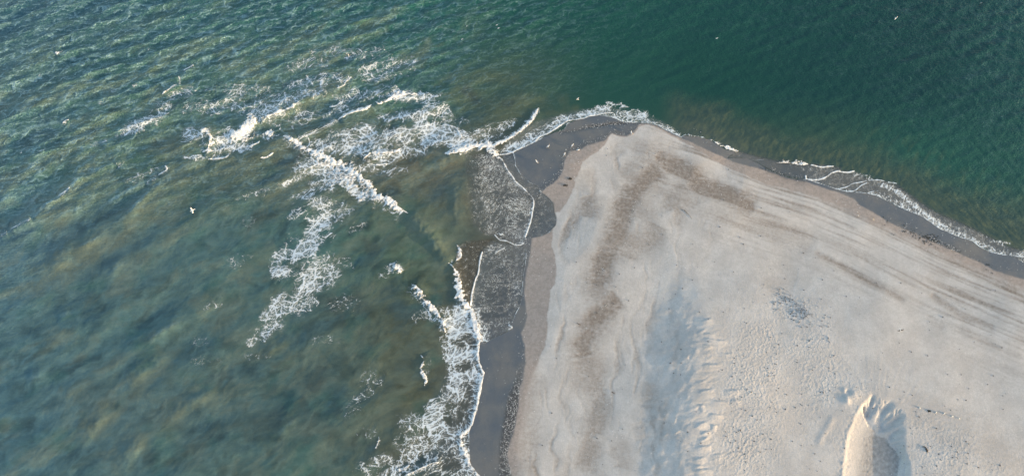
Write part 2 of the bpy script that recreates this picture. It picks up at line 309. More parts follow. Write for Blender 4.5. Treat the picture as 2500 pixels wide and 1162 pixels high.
darkb = np.maximum(darkb, 0.36*pitM*smooth(1.4, 3.6, dl)*(1+.9*rj)).astype(F32)

# ------------------------------------------------------------------ sea relief
CX = [0,250,500,750,1000,1250,1500,1750,2000,2250,2500]; CY = [0,200,400,600,800,1000,1162]
chop = grid_field([[1,1,1,.9,.7,.5,.32,.3,.35,.45,.55],[1,1,.9,.8,.6,.25,.12,.15,.22,.35,.45],[.9,.7,.45,.4,.25,.1,.05,.1,.15,.25,.4],[.35,.14,.1,.06,.06,.05,.05,.05,.1,.2,.3],[.16,.1,.08,.05,.05,.05,.1,.1,.1,.1,.1],[.1,.08,.07,.05,.05,.05,.1,.1,.1,.1,.1],[.1,.08,.07,.05,.05,.05,.1,.1,.1,.1,.1]], CX, CY).astype(F32)
swell = grid_field([[.6,.6,.5,.4,.3,.2,.1,.1,.1,.1,.1],[.9,.9,.8,.7,.4,.15,.05,.05,.05,.05,.05],[1,1,.9,.7,.4,.2,.05,.05,.05,.05,.05],[.9,.8,.6,.4,.3,.2,.1,.1,.1,.1,.1],[.55,.5,.5,.4,.3,.2,.1,.1,.1,.1,.1],[.5,.5,.5,.5,.3,.2,.1,.1,.1,.1,.1],[.5,.5,.5,.5,.3,.2,.1,.1,.1,.1,.1]], CX, CY).astype(F32)
near = smooth(0.5, 7, SD)
def waves(dirdeg, spread, l0, l1, n, seed, q=0.8):
    r = np.random.default_rng(seed); Z = np.zeros(X.shape, F32); DX = Z.copy(); DY = Z.copy()
    for i in range(n):
        l = l0*(l1/l0)**r.random(); k = 2*np.pi/l; th = math.radians(dirdeg+r.normal()*spread)
        a = l**1.0*(0.6+0.8*r.random()); ph = r.random()*6.28
        kx, ky = k*math.cos(th), k*math.sin(th)
        arg = (X*F32(kx)+Y*F32(ky)+F32(ph)); c = np.cos(arg)*F32(a); s_ = np.sin(arg)*F32(a)
        Z += c; DX -= s_*F32(math.cos(th)*q); DY -= s_*F32(math.sin(th)*q)
    sc = 1/math.sqrt(n)/(0.5*(l0+l1))
    return Z*sc, DX*sc, DY*sc
far = smooth(140, 95, np.hypot(X, Y)).astype(F32)
wx = X+2.5*fbm(X/14, Y/14, 2, 111); 
c1 = waves(-72, 20, 1.3, 3.4, 40, 1); c2 = waves(-55, 9, 5.5, 9.5, 14, 2); c3 = waves(25, 22, 0.9, 2.2, 22, 3)
patch = 0.75+0.5*fbm(X/11, Y/11, 2, 113)
A1 = 0.13*chop*near*far*patch; A2 = 0.17*swell*(1-.5*smooth(350, 650, V))*near*far; A3 = 0.02*smooth(1200, 1700, U)*chop*1.6*near*far
zs = A1*c1[0]+A2*c2[0]+A3*c3[0]
DX = A1*c1[1]+A2*c2[1]; DY = A1*c1[2]+A2*c2[2]
q0 = 2.0*fbm(X/7, Y/7, 2, 123)
def saw(th, lam, seed, wp):
    wpp = wp*(fbm(X/3.4, Y/2.6, 3, seed)+.5*fbm(X/9, Y/7, 2, seed+5))
    a_, p_ = rot(X, Y, th)
    ph = -(p_+wpp)/lam; return (ph-np.floor(ph)).astype(F32)
s1 = saw(17, 2.1, 211, 2.6); s2 = saw(24, 1.25, 221, 1.6); s3 = saw(9, .8, 231, .9)
k1 = np.clip(.55+2.2*fbm(*rot(X, Y, 17, 2.6, 1.2), 3, 241), 0, 1); k2 = np.clip(.4+2.4*fbm(*rot(X, Y, 24, 1.8, .9), 3, 243), 0, 1); k3 = np.clip(.4+2.2*fbm(*rot(X, Y, 9, 1.4, .7), 3, 245), 0, 1)
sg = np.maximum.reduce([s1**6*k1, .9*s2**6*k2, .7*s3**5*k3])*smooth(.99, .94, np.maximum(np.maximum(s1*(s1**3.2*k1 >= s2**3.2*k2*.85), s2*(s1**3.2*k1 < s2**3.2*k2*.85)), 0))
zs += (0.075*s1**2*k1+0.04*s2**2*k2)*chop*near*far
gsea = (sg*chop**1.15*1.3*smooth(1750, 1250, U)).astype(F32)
# small cross ripples everywhere, and soft boils over the shoals
zs += 0.018*fbm(*rot(X, Y, 28, 1.6, 0.75), 3, 117)*near*(0.12+chop)*far
bil = np.abs(fbm(*rot(X+q0, Y-q0, 38, 5.5, 2.6), 5, 119, .58))
zs += (0.09*fbm(*rot(X+q0, Y, 35, 7.0, 3.8), 4, 121, .45)-0.05*bil)*near*far*smooth(1300, 900, U)*smooth(150, 420, V+0.2*U)

# ------------------------------------------------------------------ foam: traced crests and lace patches
core = np.zeros(X.shape, F32); lace = np.zeros(X.shape, F32); crest = np.zeros(X.shape, F32); thin = np.zeros(X.shape, F32)
edgeN = fbm(X/0.55, Y/0.55, 3, 131); edgeN2 = fbm(X/2.4, Y/2.4, 3, 133)
def crest_line(pts, w0, w1=None, k=1.0, trail=0, side=0, tk=0.6, hgt=0.0, curve=True, rag=0.5, taper=0.12):
    """w in photo px; trail: lace width (px) on side (+ left of travel in the photo seen from above)"""
    global core, lace, crest, thin
    P = W(pts); P = dens_pts(P, 5) if curve and len(P) > 2 else P
    wmax = max(w0, w1 or w0); R = max(wmax*PXM*3.0, trail*PXM*1.2, 2.6 if hgt else 0)+0.3
    d, s, a = polydist(P, R=R)
    ww = (w0+((w1 or w0)-w0)*a)*PXM*0.5
    ww = ww*(0.25+0.75*smooth(0, taper, a)*smooth(0, taper, 1-a))
    db = np.where(s*side > 0, d*0.42, d) if (trail and side and w0 >= 5) else (d*.75 if (trail and w0 >= 5) else d)
    dd = db-ww*rag*(edgeN*2.0+edgeN2*1.6)
    f = smooth(ww*1.35+0.05, ww*0.55, dd)*k*(d < R*0.98)
    if max(w0, w1 or w0) < 5: thin = np.maximum(thin, smooth(max(float(ww.max()), .05)*1.1+.10, .02, d+.05*edgeN)*min(k, 1)*np.clip(.95+.6*edgeN2, .6, 1)*smooth(0, taper*.5, a)*smooth(0, taper*.5, 1-a)*(d < R*.98))
    core = np.maximum(core, f*(0.0 if max(w0, w1 or w0) < 3.2 else (.6 if max(w0, w1 or w0) < 5 else 1)))
    if trail:
        on = (s*side > 0) if side else np.ones(X.shape, bool)
        t = smooth(trail*PXM*(1+0.7*edgeN2), 0, d)*tk*on*smooth(-.02, .06, a)*smooth(-.02, .06, 1-a)*(d < R*.98)
        lace = np.maximum(lace, t)
    if hgt:
        crest = np.maximum(crest, hgt*np.exp(-(d/1.1)**2)*smooth(0, .1, a)*smooth(0, .1, 1-a)*(d < R*.98))
CL = crest_line
# main diagonal breaker
L1 = ZM([(-40,735),(0,745),(100,800),(200,870),(320,925),(430,960),(530,1000),(640,1080),(760,1130)])+Z5([(790,30),(850,75),(905,135),(950,195),(1005,215),(1060,245),(1100,280),(1150,310)])
CL(L1, 8, 9, 1, 34, -1, .75, .22, rag=.8); CL(L1[4:15], 17, 17, .62, 40, -1, .9, rag=1.2); CL(L1[6:12], 26, 20, .5, 40, -1, .95, rag=1.4)
CL(L1[:4], 14, 8, .9); CL(L1[6:14], 15, 15, .85, 40, -1, .9, rag=1.0); CL(L1[8:12], 16, 12, .9, rag=1.0)
CL([(995,520)]+Z5([(1200,360),(1290,470),(1370,570),(1430,640)]), 1, 1, 0.0, hgt=.35)
# shore breaker
L2a = ZA([(200,460),(250,500),(275,560),(295,640),(315,720),(345,850),(400,920),(440,945)])
CL(L2a, 5, 14, 1, 0, 0, 0, .3, rag=.8); CL(ZA([(280,540),(295,620),(310,700),(320,780),(330,860)]), 17, 24, 1, rag=.7)
CL(ZA([(295,255),(325,300),(340,350),(325,400),(285,430)]), 5, 5, .9, 14, -1, .6); CL(ZA([(240,415),(235,460)]), 3, 3, .7)
L2b = [(1148,752),(1155,764),(1159,786),(1163,806),(1170,831),(1168,862),(1171,886),(1181,909),(1175,937),(1170,968),(1164,999),(1156,1027),(1143,1050),(1130,1059),(1126,1070),(1127,1084),(1135,1099),(1140,1118),(1149,1132),(1171,1162),(1180,1175)]
CL(L2b, 8, 8, 1, 46, 0, .75, .18, rag=.6, taper=.01)
CL([(1144,1053),(1146,1075),(1147,1096),(1147,1127)], 3, 2, .9)
CL(ZA([(700,210),(640,240),(600,280),(580,310)]), 3, 3, .35); CL(ZA([(580,310),(550,400),(535,500),(525,570),(495,640),(475,720),(455,800),(450,870),(437,945)]), 3, 4.5, 1, 8, 1, .4, rag=.6)
CL(ZA([(350,330),(420,260),(500,200)]), 6, 3, .25, rag=1)
# sheet with the big lobe
CL(ZB([(215,180),(290,230),(330,290),(360,350),(400,400)]), 7, 4, .8, taper=.02)
CL(ZB([(215,180),(290,230),(330,290),(360,350),(400,400),(440,460),(500,510),(560,570),(605,620),(612,680),(600,750),(590,820),(565,900),(540,970),(525,1010)]), 3.6, 2.0, 1, 14, -1, .55, .05, taper=.02)
CL(ZB([(525,1005),(535,1035),(500,1070),(440,1078),(400,1060),(340,1035),(280,1025),(240,985),(228,968)]), 4, 2, .95, taper=.05); CL(ZB([(275,962),(290,975),(320,962)]), 3.4, 2, 1); CL(ZB([(425,1062),(470,1056),(515,1050)]),4,2,.7)
CL(lobe, 1.5, 1.7, .75, taper=.01, rag=.9); CL([(1279,599),(1284,609),(1285,621),(1283,641),(1280,661),(1278,679),(1275,706),(1272,735),(1268,750),(1260,764),(1255,777),(1250,790)], 2.2, 1.5, .75, rag=1.2, taper=.02)
CL(ZB([(405,165),(415,180),(432,240),(435,300),(455,330),(480,375),(540,425),(570,465)]), 2.4, 1.8, .85, taper=.01); CL(ZB([(375,325),(405,310),(435,300)]), 1.5, 1.5, .5); CL(ZB([(380,60),(385,110),(400,160)]), 2.5, 2, .8)
CL(ZB([(677,545),(682,560)]), 4, 4, 1, curve=False)
CL([(1240,800),(1252,801)], 5, 7, .7, 30, 0, .5, curve=False); CL(ZA([(700,360),(740,330),(800,300),(820,290)]), 4, 4, .7)
# hub and the two crests that leave it to the east
CL([(1085,379),(1109,375),(1137,367),(1154,361),(1175,358),(1190,360),(1203,368),(1209,375),(1218,380)], 6, 11, 1, 26, 1, .9, .25, rag=.9, taper=.06)
CL(ZB([(150,125),(190,160),(225,190),(290,235)]), 9, 9, .95, rag=.8)
CL([(1196,360),(1221,351),(1245,338),(1269,322),(1290,304),(1302,292),(1310,278),(1314,264)], 8, 4, 1, 16, 1, .8, .25, rag=.6); CL([(1225,350),(1260,328),(1290,304)], 6, 7, 1)
CL([(1218,379),(1240,376),(1259,369),(1283,359),(1302,349),(1319,334),(1337,327),(1362,311),(1381,298),(1396,294),(1408,293),(1427,289),(1439,284),(1455,284),(1464,280),(1483,277),(1498,276)], 4, 4.5, 1, 24, 1, .8, .04, taper=.01)
CL([(1300,352),(1328,336),(1359,325),(1374,319),(1382,311),(1385,303),(1396,299)], 2, 2, .75); CL([(1464,283),(1486,286),(1500,290),(1517,297),(1529,300),(1542,300),(1563,301),(1588,303),(1606,308),(1623,317),(1641,326),(1658,334),(1664,336.5)], 2.5, 3, .95, 20, 1, .75, taper=.01)
for sw in [[(1280,225),(1310,300),(1370,350),(1450,385),(1560,380)],[(1360,170),(1400,140),(1470,130),(1520,160)],[(1390,210),(1460,270),(1560,330),(1580,370)],[(1480,260),(1540,280),(1640,300),(1760,290)],[(1540,180),(1640,190),(1720,240),(1770,330)],[(1150,90),(1200,80),(1290,110),(1380,100),(1450,130)],[(1340,200),(1330,270),(1400,330)],[(1620,340),(1700,310),(1780,350)],[(1700,380),(1800,370),(1937,385)]]:
    CL(ZT(sw), 3, 3, .85, 9, 0, .55, rag=1.1)
CL(ZT([(0,400),(40,330),(75,250),(60,180)]), 2, 2, .5); CL(ZT([(95,150),(100,240)]), 2, 1.5, .7, curve=False)
# right-hand shore
CL(ZR([(0,150),(50,195),(85,205),(95,190),(150,165)]), 3, 2.5, .9); CL(ZR([(140,180),(320,205),(420,225),(500,255),(600,300),(700,350),(780,380),(870,405)]), 2.5, 7, .85, 7, 1, .6, .03, rag=1.3)
CL(ZR([(690,345),(740,360),(800,390),(875,405)]), 7, 6, 1, rag=1); CL(ZR([(880,400),(1000,410),(1060,420)]), 3, 3, .25)
CL(ZR([(740,505),(880,511),(1000,510),(1060,496),(1105,490)]), 1.2, 2, .5, rag=.3); CL(ZR([(1060,538),(1150,532),(1240,528),(1340,545),(1440,560)]), 1.2, 2, .55, rag=.3)
CL(ZR([(1435,575),(1550,568),(1640,576),(1700,585),(1760,588),(1870,590)]), 6, 5, 1, 6, 1, .6, .05, rag=.9); CL(ZR([(1700,520),(1700,550),(1710,585)]), 5, 6, .9)
CL(ZR([(1900,595),(1960,608),(2070,632),(2150,622),(2250,618)]), 3.5, 3, 1, rag=.8)
for sw in [[(1740,610),(1765,670),(1755,720),(1735,750)],[(1700,610),(1650,640),(1640,690),(1700,730)],[(1895,600),(1885,680),(1855,750),(1840,810)],[(1800,680),(1840,740)],[(1500,715),(1580,705),(1640,680)],[(1560,600),(1600,640),(1660,650)],[(1590,740),(1680,750),(1730,748)]]:
    CL(ZR(sw), 1.6, 1.6, .42, rag=1)
CL(ZR([(1690,812),(1780,808),(1850,808)]), 1.2, 2, .6); CL(ZR([(1838,740),(1845,810)]), 3, 4, 1, curve=False)
CL(ZR([(1850,805),(1950,812),(2040,805),(2130,770),(2200,720),(2260,695),(2324,682)])+ZQ([(330,232),(400,236),(455,224)]), 2.2, 4.5, 1, 6, -1, .4, taper=.03)
CL([(1968,438),(1995,447),(2019,455),(2040,462),(2066,468),(2092,470),(2116,473)], 2, 2.2, .9, taper=.01)
CL([(2116,473),(2137,477),(2155,486),(2179,497),(2209,512),(2245,527),(2266,539),(2290,557),(2320,570),(2348,581),(2372,588),(2390,602),(2414,614),(2444,622),(2468,625),(2483,626),(2500,627),(2540,632)], 2.2, 2.8, .9, 26, 1, .7, taper=.01)
CL([(2468,627),(2483,635),(2500,644)], 1.5, 1.5, .8, 8, 1, .5)
for sw in [[(300,375),(350,366),(400,350),(430,330),(490,318),(560,303)],[(385,392),(450,385),(480,365),(510,340),(560,318)],[(550,410),(600,392),(650,388)],[(560,302),(640,298),(700,308)],[(720,315),(800,325)],[(385,380),(390,398)]]:
    CL(ZQ(sw), 2.2, 2.2, .9, rag=.7)
for P0, Rr, k in [([(640,330),(700,350),(760,370),(820,410),(900,470),(980,540),(1060,600),(1130,650),(1230,710),(1350,760)],13,.85),([(430,260),(500,260),(600,300)],12,.5),([(1350,760),(1480,820),(1600,870),(1740,900),(1826,912)],12,.6),([(1100,600),(1250,680),(1450,740),(1700,860)],14,.32),([(1560,795),(1640,800),(1720,815)],6,.6)]:
    CL(ZQ(P0), 1, 1, 0, Rr, 0, k)
# mid water breakers
CL(Z5([(1170,752),(1220,790),(1260,850),(1320,910),(1370,990),(1390,1060)]), 6, 6, 1, 30, -1, .6, .3, rag=.9); CL(Z5([(1190,770),(1240,810),(1290,880)]), 9, 8, .8, rag=1)
CL(Z5([(1060,650),(1090,660),(1108,685)]), 7, 5, 1, 18, 0, .6, .12, rag=1)
CL(Z7([(570,215),(595,255),(570,310),(590,370),(610,400),(598,450)]), 4, 8, 1, hgt=.2, rag=.8); CL(Z7([(560,440),(590,465)]), 3, 3, .3, curve=False)
CL(Z7([(240,845),(238,880),(225,920),(208,948)]), 3.5, 3, .9, 8, 0, .4); CL(Z7([(740,1048),(650,1060),(560,1105),(430,1162)]), 3, 5, .9, 18, 1, .6, .15); CL(Z7([(390,1110),(430,1100),(480,1075)]), 6, 4, .9, 20, 0, .5)
CL(Z7([(400,960),(520,920),(640,950)]), 2, 2, .5, 12, 0, .4)
# upper surf
CL(ZL([(1220,508),(1300,470),(1400,440),(1500,405),(1620,360),(1720,300)]), 3, 8, 1, 26, 1, .6, .35, rag=.7)
CL(ZL([(1720,300),(1900,230),(2113,170),(2500,60)]), 1, 1, 0, hgt=.3)
CL([(563,350),(580,334),(599,318),(618,303),(630,296)], 10, 20, 1, 40, 1, .9, .4, rag=1.1); CL([(610,306),(622,300)], 24, 24, 1, curve=False, rag=1)
CL([(646,326),(655,324),(664,330)], 14, 14, 1, rag=1.1); CL([(590,345),(612,335),(640,326)], 12, 10, .7, rag=1.6); CL([(608,356),(627,349),(633,343)], 6, 5, 1)
CL([(495,372),(508,367),(514,351),(512,333),(498,321),(485,318)], 6, 5, 1, 26, -1, .6, .3, rag=.8); CL([(508,389),(533,387),(551,384),(564,372)], 4, 5, 1, 18, 1, .6, .15)
CL([(438,345),(455,345),(470,339)], 2.5, 2.5, .8); CL([(637,387),(648,386),(669,374)], 5, 3, 1, rag=.8); CL([(520,335),(535,325),(545,323)], 3, 3, .7); CL([(752,336),(756,351),(748,363)], 3, 3, .85)
CL(ZM([(610,548),(700,500),(800,460),(900,440),(960,420),(1000,375)]), 5, 6, 1, 14, 1, .6, .35); CL(ZM([(1045,330),(1100,372),(1180,340),(1270,310),(1290,280),(1400,255),(1550,240)]), 5, 4, 1, 22, 1, .55, .3, rag=.9)
CL(ZM([(500,392),(580,380),(650,325)]), 2.5, 4, 1, 12, 1, .45, .2); CL(ZM([(600,190),(680,150),(700,110),(780,40)]), 3, 4, 1, 20, 1, .5, .25); CL(ZM([(130,805),(220,748),(350,690),(440,640),(610,545)]), 3, 2, .8, 16, 0, .5, .3)
CL(ZM([(1050,1080),(1130,1072),(1190,1058)]), 4, 3, 1, 16, 0, .5); CL(ZM([(890,1030),(960,970),(1030,940),(1150,935),(1270,930),(1340,890)]), 3, 5, 1, 20, 0, .55, .3, rag=.9); CL(ZM([(1010,950),(1100,940),(1200,935)]), 7, 7, 1)
CL(ZM([(1050,55),(1110,40),(1170,48)]), 2.5, 2, .8); CL(ZM([(225,10),(250,50),(320,62),(355,20)]), 4, 3, .8, 12, 0, .5); CL(ZM([(1840,600),(1900,590),(1960,640)]), 3, 3, .7); CL(Z2([(1400,590),(1480,610),(1520,660),(1540,710)]), 4, 3, .85, 22, -1, .8); CL(Z2([(1450,520),(1500,560),(1500,590)]), 2, 2, .5)
CL(Z2([(1640,205),(1650,0),(1480,170)])[:0] or Z2([(1470,240),(1490,180),(1550,130)]), 2, 2, .28)
# whitecaps of the open water
for pts, ww, k, h in [([(395,385),(430,375),(450,360)],5,1,.15),([(1300,505),(1335,485),(1375,460)],3.5,1,.2),([(1150,670),(1190,645),(1240,610),(1280,592)],5,1,.25),([(1268,545),(1275,570),(1270,600)],4,.9,0),([(440,878),(470,855),(492,850)],4,.95,.15),([(275,1080),(300,1065),(322,1062)],4,.8,.15),([(138,1086),(156,1080)],4,.8,0),([(690,735),(730,740)],2,.6,0),([(720,1012),(760,995)],3,.8,.1),([(935,612),(975,612)],3,.75,0),([(1280,630),(1340,650),(1375,680)],3,.75,0),([(1290,632),(1300,640)],2,.6,0),([(270,540),(300,540)],2.5,.6,0),([(1500,1130),(1600,1110)],3,.8,0),([(640,1040),(720,1010)],2,.4,0),([(1050,350),(1065,352)],3,.6,0),([(780,640),(810,645)],2.5,.6,0)]:
    CL(Z1(pts), ww, ww*.8, k, 9, 0, .35, h, curve=len(pts) > 2, rag=.9)
for pts, ww, k, h in [([(480,430),(520,400),(575,360)],4,1,.3),([(85,698),(130,675),(190,645),(262,608)],3.5,.8,.35),([(0,742),(60,718)],3,.6,.2),([(1280,262),(1330,235),(1357,210),(1335,180)],4.5,1,.25),([(1000,325),(1050,295),(1130,272),(1235,238)],4,.55,.2),([(600,290),(620,280)],3,.6,0),([(950,190),(1010,150)],2.5,.45,.2),([(1180,335),(1230,300),(1290,260)],3,.5,.2)]:
    CL(ZC(pts), ww, ww*.8, k, 12, 0, .35, h, curve=len(pts) > 2, rag=1)
CL(Z5([(1040,690),(1000,705),(960,710)]), 3, 2, .4, 14, 0, .35)
for (u, v) in [(1140,65),(1213,62),(1128,97),(1217,70),(100,370),(1750,95),(2395,8),(993,98)]: CL([(u-3, v+1), (u+3, v-2)], 3, 3, .75, curve=False)

glint = gsea.copy()  # mask of pale crest lines painted as sky reflected off the wave facets
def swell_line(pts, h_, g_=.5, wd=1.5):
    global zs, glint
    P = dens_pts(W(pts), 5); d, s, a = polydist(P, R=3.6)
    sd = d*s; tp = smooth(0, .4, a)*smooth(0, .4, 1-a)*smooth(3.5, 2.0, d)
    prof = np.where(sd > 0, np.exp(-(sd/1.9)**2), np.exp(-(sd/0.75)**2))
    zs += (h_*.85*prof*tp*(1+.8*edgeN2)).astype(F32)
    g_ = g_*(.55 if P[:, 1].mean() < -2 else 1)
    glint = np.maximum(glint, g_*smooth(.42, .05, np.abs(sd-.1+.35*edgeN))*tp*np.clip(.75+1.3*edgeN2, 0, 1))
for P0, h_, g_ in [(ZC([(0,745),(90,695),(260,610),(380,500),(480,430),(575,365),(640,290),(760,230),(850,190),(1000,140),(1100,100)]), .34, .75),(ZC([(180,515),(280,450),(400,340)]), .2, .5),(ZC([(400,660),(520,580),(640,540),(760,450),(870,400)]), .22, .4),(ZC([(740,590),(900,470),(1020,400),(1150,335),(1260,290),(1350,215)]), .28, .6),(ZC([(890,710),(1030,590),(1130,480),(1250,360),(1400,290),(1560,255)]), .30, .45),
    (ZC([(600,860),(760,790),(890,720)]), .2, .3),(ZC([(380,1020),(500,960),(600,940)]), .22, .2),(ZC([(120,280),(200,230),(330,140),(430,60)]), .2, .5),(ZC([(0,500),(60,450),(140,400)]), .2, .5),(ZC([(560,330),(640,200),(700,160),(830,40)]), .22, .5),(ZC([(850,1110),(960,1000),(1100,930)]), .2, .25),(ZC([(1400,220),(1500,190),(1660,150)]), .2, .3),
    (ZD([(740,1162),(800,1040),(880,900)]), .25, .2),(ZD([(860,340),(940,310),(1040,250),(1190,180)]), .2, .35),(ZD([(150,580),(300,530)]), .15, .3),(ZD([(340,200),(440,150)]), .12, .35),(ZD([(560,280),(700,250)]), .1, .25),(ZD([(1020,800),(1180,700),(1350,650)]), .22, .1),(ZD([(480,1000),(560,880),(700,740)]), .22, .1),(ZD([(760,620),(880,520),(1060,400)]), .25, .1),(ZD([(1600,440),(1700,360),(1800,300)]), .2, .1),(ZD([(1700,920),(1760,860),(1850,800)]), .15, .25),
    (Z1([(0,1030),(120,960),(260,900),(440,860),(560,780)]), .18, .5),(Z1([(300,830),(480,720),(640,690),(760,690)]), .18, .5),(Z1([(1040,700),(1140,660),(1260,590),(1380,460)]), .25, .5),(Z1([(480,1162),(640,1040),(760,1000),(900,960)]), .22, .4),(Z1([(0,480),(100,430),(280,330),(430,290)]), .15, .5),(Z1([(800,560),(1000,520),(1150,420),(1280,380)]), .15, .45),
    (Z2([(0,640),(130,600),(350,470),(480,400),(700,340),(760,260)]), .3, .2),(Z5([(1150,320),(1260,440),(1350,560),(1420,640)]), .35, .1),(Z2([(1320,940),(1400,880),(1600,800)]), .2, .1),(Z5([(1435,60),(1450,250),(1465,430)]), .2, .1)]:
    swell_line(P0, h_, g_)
def lp(u, v, ru, rv, deg, k):
    global lace
    c = at(u, v); x, y = X-F32(c[0]), Y-F32(c[1]); s = PXM*(1+max(0, (581-v))/2600)
    xr, yr = rot(x, y, deg, ru*s, rv*s); r = np.sqrt(xr*xr+yr*yr)
    if v < 400: k = min(k*1.22+.04, 1.0)
    lace = np.maximum(lace, k*smooth(1.25, 0.35, r-0.75*edgeN2-0.25*edgeN))
for a_ in [(745,475,40,22,30,.62),(790,455,50,22,-20,.5),(775,500,50,28,20,.6),(725,520,30,18,40,.5),(780,545,50,35,80,.72),(755,590,65,38,50,.75),(690,620,40,22,35,.7),(770,655,60,40,20,.68),(682,665,32,22,-30,.95),(800,670,40,35,0,.6),(740,712,65,30,25,.72),(690,755,65,28,30,.7),(745,745,35,30,40,.6),(655,800,48,24,40,.65),(615,835,24,12,30,.5),(825,520,45,30,30,.42),(870,550,25,20,0,.38),(790,420,70,30,-30,.75),(745,410,40,25,20,.55),(860,460,55,20,-38,.85),(720,440,50,10,25,.5),(640,470,60,10,20,.3),(600,540,30,15,20,.3),(580,640,35,18,20,.25),
          (880,340,100,45,10,.55),(800,360,70,30,15,.55),(980,330,90,40,0,.55),(1070,330,80,42,-15,.68),(1130,345,45,28,-20,.9),(1010,285,60,25,0,.55),(940,380,60,22,0,.5),(880,410,60,20,0,.55),(1010,370,70,14,0,.4),(960,290,40,14,0,.5),(770,385,35,18,0,.45),(950,420,60,14,10,.42),
          (640,290,70,25,20,.5),(700,245,90,28,20,.45),(775,200,70,25,15,.42),(740,160,60,20,10,.3),(350,300,60,22,25,.55),(400,260,40,20,30,.35),(330,320,45,14,20,.5),(440,230,40,18,20,.35),(520,260,70,22,10,.35),(570,335,70,28,15,.7),(560,360,60,18,10,.6),(480,330,40,22,0,.55),(600,220,80,20,0,.3),(930,175,90,30,10,.38),(890,230,70,22,10,.4),(1000,235,80,18,0,.55),(1060,260,50,25,-30,.4),(1100,290,50,18,-20,.35),(860,130,90,22,0,.26),(1180,330,60,25,0,.35),(1230,310,40,14,30,.35),(730,290,60,20,20,.35),(820,270,60,16,20,.4),(640,330,40,14,0,.4),(480,385,30,10,0,.5),(620,255,50,30,0,.4),(350,430,45,14,20,.4),
          (1065,770,30,22,0,.5),(960,655,24,12,10,.5),(905,925,28,24,30,.38),(885,965,35,16,40,.35),(870,1000,35,10,30,.25),(1020,770,30,22,0,.3),(520,745,32,14,10,.25),(480,830,40,14,0,.18),(500,880,40,14,0,.18),(830,740,50,30,0,.25),(830,640,40,20,0,.25),(790,830,40,14,0,.2),(620,870,40,12,0,.2),(900,1060,30,20,0,.2),
          (1110,800,32,55,0,.95),(1125,860,42,42,0,.9),(1120,790,30,70,10,.85),(1100,770,30,30,0,.7),(1140,920,50,30,0,.8),(1110,960,60,30,40,.72),(1060,1010,70,30,30,.8),(1080,1050,60,26,10,.75),(1020,1020,40,22,0,.65),(1010,1075,50,22,20,.55),(1110,1090,40,40,0,.55),(1000,1115,80,22,15,.55),(930,1130,60,20,20,.5),(1070,1130,70,26,10,.5),(960,1150,70,16,10,.6),(1110,1150,50,20,0,.5),(1040,890,20,30,0,.15),
          (1545,282,42,20,-10,.6),(1480,266,30,10,0,.6),(1420,280,40,12,15,.55),(1360,300,40,14,30,.5),(1300,335,50,14,30,.62),(1260,355,45,12,20,.8),(1620,308,36,9,-25,.5)]:
    lp(*a_)
lace = np.clip(lace*(1+0.5*edgeN2), 0, 1)
# fine worm-like foam on the two swash sheets
sheetB = ZB([(-60,180),(60,190),(215,180),(290,230),(330,290),(360,350),(400,400),(440,460),(500,510),(560,570),(605,620),(612,680),(600,750),(590,820),(565,900),(540,970),(530,1035),(500,1070),(440,1078),(400,1060),(340,1035),(280,1025),(240,985),(100,950),(20,850),(-20,600),(-40,400)])
lobeP = lobe+ZB([(405,165),(300,180),(330,290),(400,400),(500,510),(605,620),(612,680),(590,820),(540,970)])
sheetA = [(1203,589),(1250,598),(1279,599),(1284,609),(1285,621),(1283,641),(1280,661),(1278,679),(1275,706),(1272,735),(1268,750),(1260,764),(1255,777),(1250,790),(1253,803),(1235,812),(1205,828),(1175,838),(1163,806),(1158,780),(1150,753),(1151,735),(1152,719),(1161,683),(1170,652),(1173,630),(1180,609)]
sheetC = [(1109,652),(1120,600),(1135,590),(1203,585),(1180,609),(1173,630),(1170,652),(1161,683),(1152,719),(1148,750),(1136,735),(1125,700)]
topwet = [(1218,381),(1250,330),(1300,300),(1340,290),(1400,272),(1480,262),(1560,275),(1620,300),(1664,336),(1600,306),(1500,291),(1440,286),(1385,303),(1332,334),(1280,360)]
rsheet = ZR([(850,405),(1000,440),(1100,470),(1440,545),(1900,590),(2250,625),(2324,640)])+ZQ([(330,225),(460,240),(560,290),(700,310),(800,340),(900,420),(1100,560),(1300,640),(1500,740),(1700,840),(1900,900),(1900,1010),(1640,905),(1400,795),(1130,690),(860,540),(620,425),(300,375)])+ZR([(1850,812),(1480,750),(1180,590),(1080,540),(870,512),(740,500)])
mB = soft(sheetB, .7); mL = soft(lobeP, .25); mA = soft(sheetA, .35); mC = soft(sheetC, .5); mT = soft(topwet, .5); mR = soft(rsheet, .5)
fineM = np.maximum.reduce([mB*0.66*(0.85+0.9*edgeN2)*smooth(1085, 1225, U+40*edgeN2), mL*.24, mA*.42*(0.9+1.0*edgeN2), mC*.22, mR*.34*(0.9+1.0*edgeN2)*smooth(1930, 1990, U), mR*.10, mT*.2])
fineM = np.clip(fineM, 0, 1).astype(F32)
fineM = np.maximum(fineM, (0.30*smooth(4.5, 0, SD)*smooth(830, 900, V)*smooth(1100, 1180, U)*(U < 1300)).astype(F32))
edge_ok = smooth(-0.15, 0.05, SDj)
core *= edge_ok; thin *= edge_ok; lace *= edge_ok; fineM *= edge_ok

